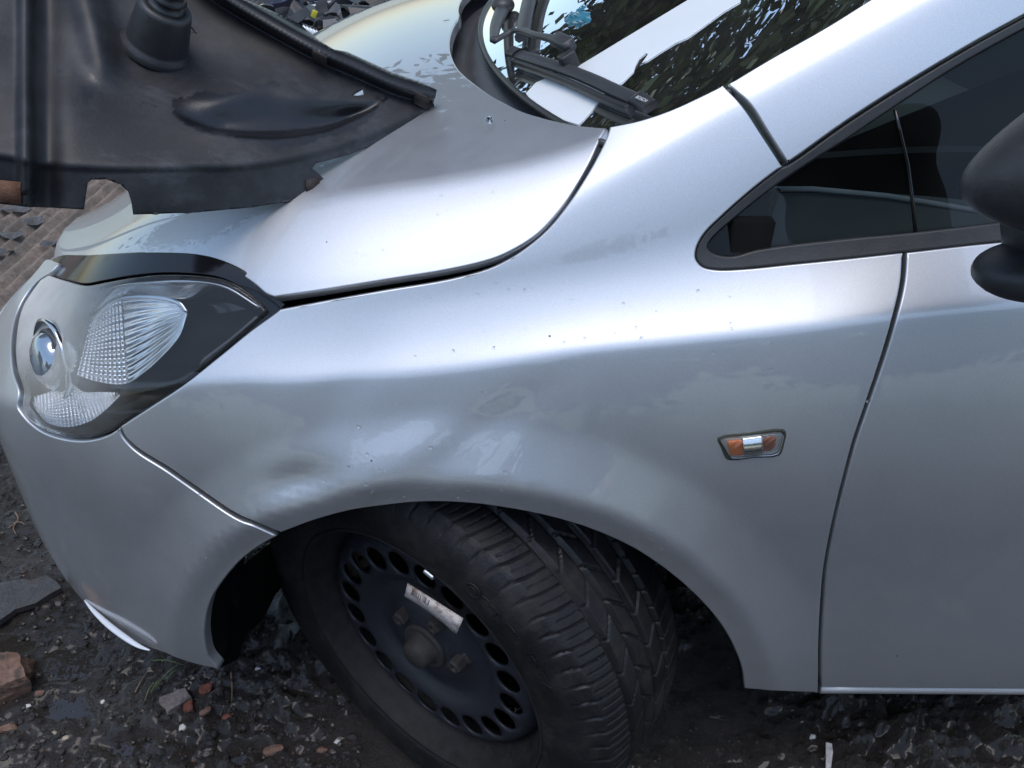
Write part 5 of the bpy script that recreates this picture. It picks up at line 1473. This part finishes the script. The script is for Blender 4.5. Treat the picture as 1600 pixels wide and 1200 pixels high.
def trunk_vf(h, r0, seed):
    rr = random.Random(seed); P = [(0, 0, 0)]; 
    for k in range(1, 7): P.append((rr.uniform(-.1, .1)*k*.4, rr.uniform(-.1, .1)*k*.4, h*k/6))
    parts = [tube([tuple(p) for p in catmull(P, 3)], [r0*(1-.7*k/18) for k in range(19)], 8)]
    for k in range(6):
        b = P[3 + k % 3]; a = rr.uniform(0, 6.28); L = rr.uniform(.8, 1.6); parts.append(tube([b, (b[0] + L*.5*math.cos(a), b[1] + L*.5*math.sin(a), b[2] + L*.4), (b[0] + L*math.cos(a), b[1] + L*math.sin(a), b[2] + L*.9)], [r0*.4, r0*.25, r0*.1], 6))
    return mergevf(*parts)
def tree(loc, seed, h, r, z0, n, leaf, label, rzz=None, lean=0.0):
    t = empty('tree', loc); tag(t, label, 'tree', 'trees around the scrap yard')
    o = link(bpy.data.objects.new('crown', crown_mesh(seed, n, r, r*.8, rzz or r*.7, z0, leaf)), t); o.location.x = lean
    V, F = trunk_vf(h, .16, seed); mesh_obj('trunk', V, F, BARK, t)
tree((2.2, 7.4, GZ), 1, 8.5, 5.0, 6.4, 60000, .105, 'tall tree overhanging the far side of the car, mirrored in the windscreen', 2.7, -3.4)
tree((6.6, 8.0, GZ), 2, 8.0, 4.0, 6.4, 36000, .12, 'second tall tree on the far side, mirrored in the windscreen', 2.7)
tree((-7.5, 7.0, GZ), 3, 7.0, 3.2, 6.2, 12000, .18, 'third tall tree beyond the front of the car', 3.2)
for k, (x, y, hh, lb) in enumerate(((-6.6, -6.6, 3.2, 'bushy tree far ahead behind the camera, mirrored in the front bumper'), (-3.0, -8.4, 3.0, 'bushy tree behind the camera opposite the headlight, mirrored in the wing'), (.6, -9.0, 3.4, 'bushy tree right behind the camera, mirrored in the lower wing'), (4.2, -8.0, 3.0, 'bushy tree behind the camera opposite the door, mirrored in the door'), (8.0, -6.6, 3.4, 'bushy tree far to the rear behind the camera, mirrored in the door'), (-8.5, -1.8, 2.9, 'bushy tree ahead of the car, mirrored in the bumper'))):
    tree((x, y, GZ), 10+k, hh*.6, 2.0, hh*.55, 6500, .17, lb, hh*.42)
tag(car, 'silver hatchback with its front wing, bonnet and steered black steel wheel', 'car')
# white film lying on the glass under the wiper
fl_px = [(1110, -20), (905, 104), (880, 112), (838, 130), (822, 147), (816, 154), (850, 176), (880, 189), (905, 196), (922, 178), (938, 156), (932, 151), (960, 138), (973, 130), (990, 113), (993, 103), (999, 92), (1010, 84), (1013, 86), (1003, 100), (1012, 96), (1030, 84), (1056, 68), (1075, 60), (1100, 42), (1130, 20), (1157, 4), (1157, -20)]
V0 = []
fo = []
for i in range(len(fl_px)):
    p, q = np.array(fl_px[i], float), np.array(fl_px[(i+1) % len(fl_px)], float); n = max(1, int(np.linalg.norm(q-p)/12))
    for k in range(n):
        h_ = scr.hit(*(p + (q-p)*k/n))
        if h_ is not None: fo.append(h_)
FILM = NT('white_film'); FILM.set(Roughness=.35); FILM.l(FILM.mix(FILM.noise(6, 3, .5), (.62, .65, .66), (.80, .83, .84)), FILM.b.inputs['Base Color'])
fm = panel('plastic_film', scr, fo, FILM.m, None, rad=.0004, depth=.001, offset=.0012); fm.matrix_parent_inverse = Matrix.Identity(4)
tag(fm, 'white plastic film stuck to the windscreen under the wiper blade', 'plastic film')
# blue bag and clutter on the dashboard
bp = scr.point(936, 36) + ray(936, 36).normalized()*.075
bo = mesh_obj('blue_bag', *ellipsoid((0, 0, 0), (.046, .055, .016), None, 40, 24, 1.0, lambda q: q*(1 + .35*noise.noise(q*45) + .18*noise.noise(q*110))), BAGBLUE, None, smooth=False); bo.location = bp
tag(bo, 'crumpled blue plastic bag on the dashboard behind the windscreen', 'plastic bag')

# ------------------------------------------------------------------ rain drops on the panels
DROP = NT('rain_drop'); DROP.t.nodes.remove(DROP.b)
_g = DROP.n('ShaderNodeBsdfGlass'); _g.inputs['IOR'].default_value = 1.33; DROP.l(_g.outputs[0], DROP.out.inputs[0])
r = random.Random(5); parts = []
dp, df_ = ellipsoid((0, 0, 0), (1, 1, 1), None, 10, 6)
def add_drop(shell, u, v, s_):
    if inpoly([tuple(p) for p in ARCHPX], np.array([u]), np.array([v + 8]))[0] or (shell is side and 1085 < u and v < 425): return
    h = shell.hit(u, v)
    if h is None: return
    p = Vector(shell.ev(*h)); n = Vector(shell.ev(*h, A=shell.N)).normalized(); M = n.to_track_quat('Z', 'Y').to_matrix()
    sx, sy = s_*r.uniform(.8, 1.2), s_*r.uniform(.8, 1.3)
    parts.append(([p + M @ Vector((q.x*sx, q.y*sy, q.z*s_*.55)) for q in dp], df_))
for _ in range(95):
    t = r.random(); u = 560 + 560*t + r.gauss(0, 30); v = 735 + 45*math.sin(t*2.4) + 110*t*t + r.gauss(0, 26)
    if v < 1000 and not (1110 < u < 1235 and 660 < v < 725): add_drop(side, u, v, r.uniform(.0008, .0026))
for _ in range(45): add_drop(side, r.uniform(640, 1270), r.uniform(440, 640), r.uniform(.0006, .0018))
for _ in range(40): add_drop(side, r.uniform(1300, 1590), r.uniform(620, 1000), r.uniform(.0007, .0019))
for _ in range(30): add_drop(side, r.uniform(100, 400), r.uniform(770, 960), r.uniform(.0007, .0016))
for _ in range(18): add_drop(hood_sh, r.uniform(540, 860), r.uniform(230, 400), r.uniform(.0006, .0014))
V, F = mergevf(*parts)
o = cmesh('rain_drops', V, F, DROP.m); o['kind'] = 'stuff'
hb = hood_sh.point(765, 187); nb_ = Vector(hood_sh.ev(*hood_sh.hit(765, 187), A=hood_sh.N)).normalized()
hv = []
for i in range(24):
    a = 2*math.pi*i/24; hx_ = 16*math.sin(a)**3/16; hy_ = (13*math.cos(a)-5*math.cos(2*a)-2*math.cos(3*a)-math.cos(4*a))/16
    hv.append(hb + Vector((.0055*hy_, .013*hx_*-1, 0)) - nb_*.0005)
hv2 = [p + (hb - p)*.35 + nb_*.0028 for p in hv]
ho = mesh_obj('water_drop', [Vector(p) for p in hv + hv2] + [hb + nb_*.0034], [(i, (i+1) % 24, 24+(i+1) % 24, 24+i) for i in range(24)] + [(24+i, 24+(i+1) % 24, 48) for i in range(24)], DROP.m, None)
tag(ho, 'heart-shaped drop of water on the bonnet near the windscreen', 'water drop')
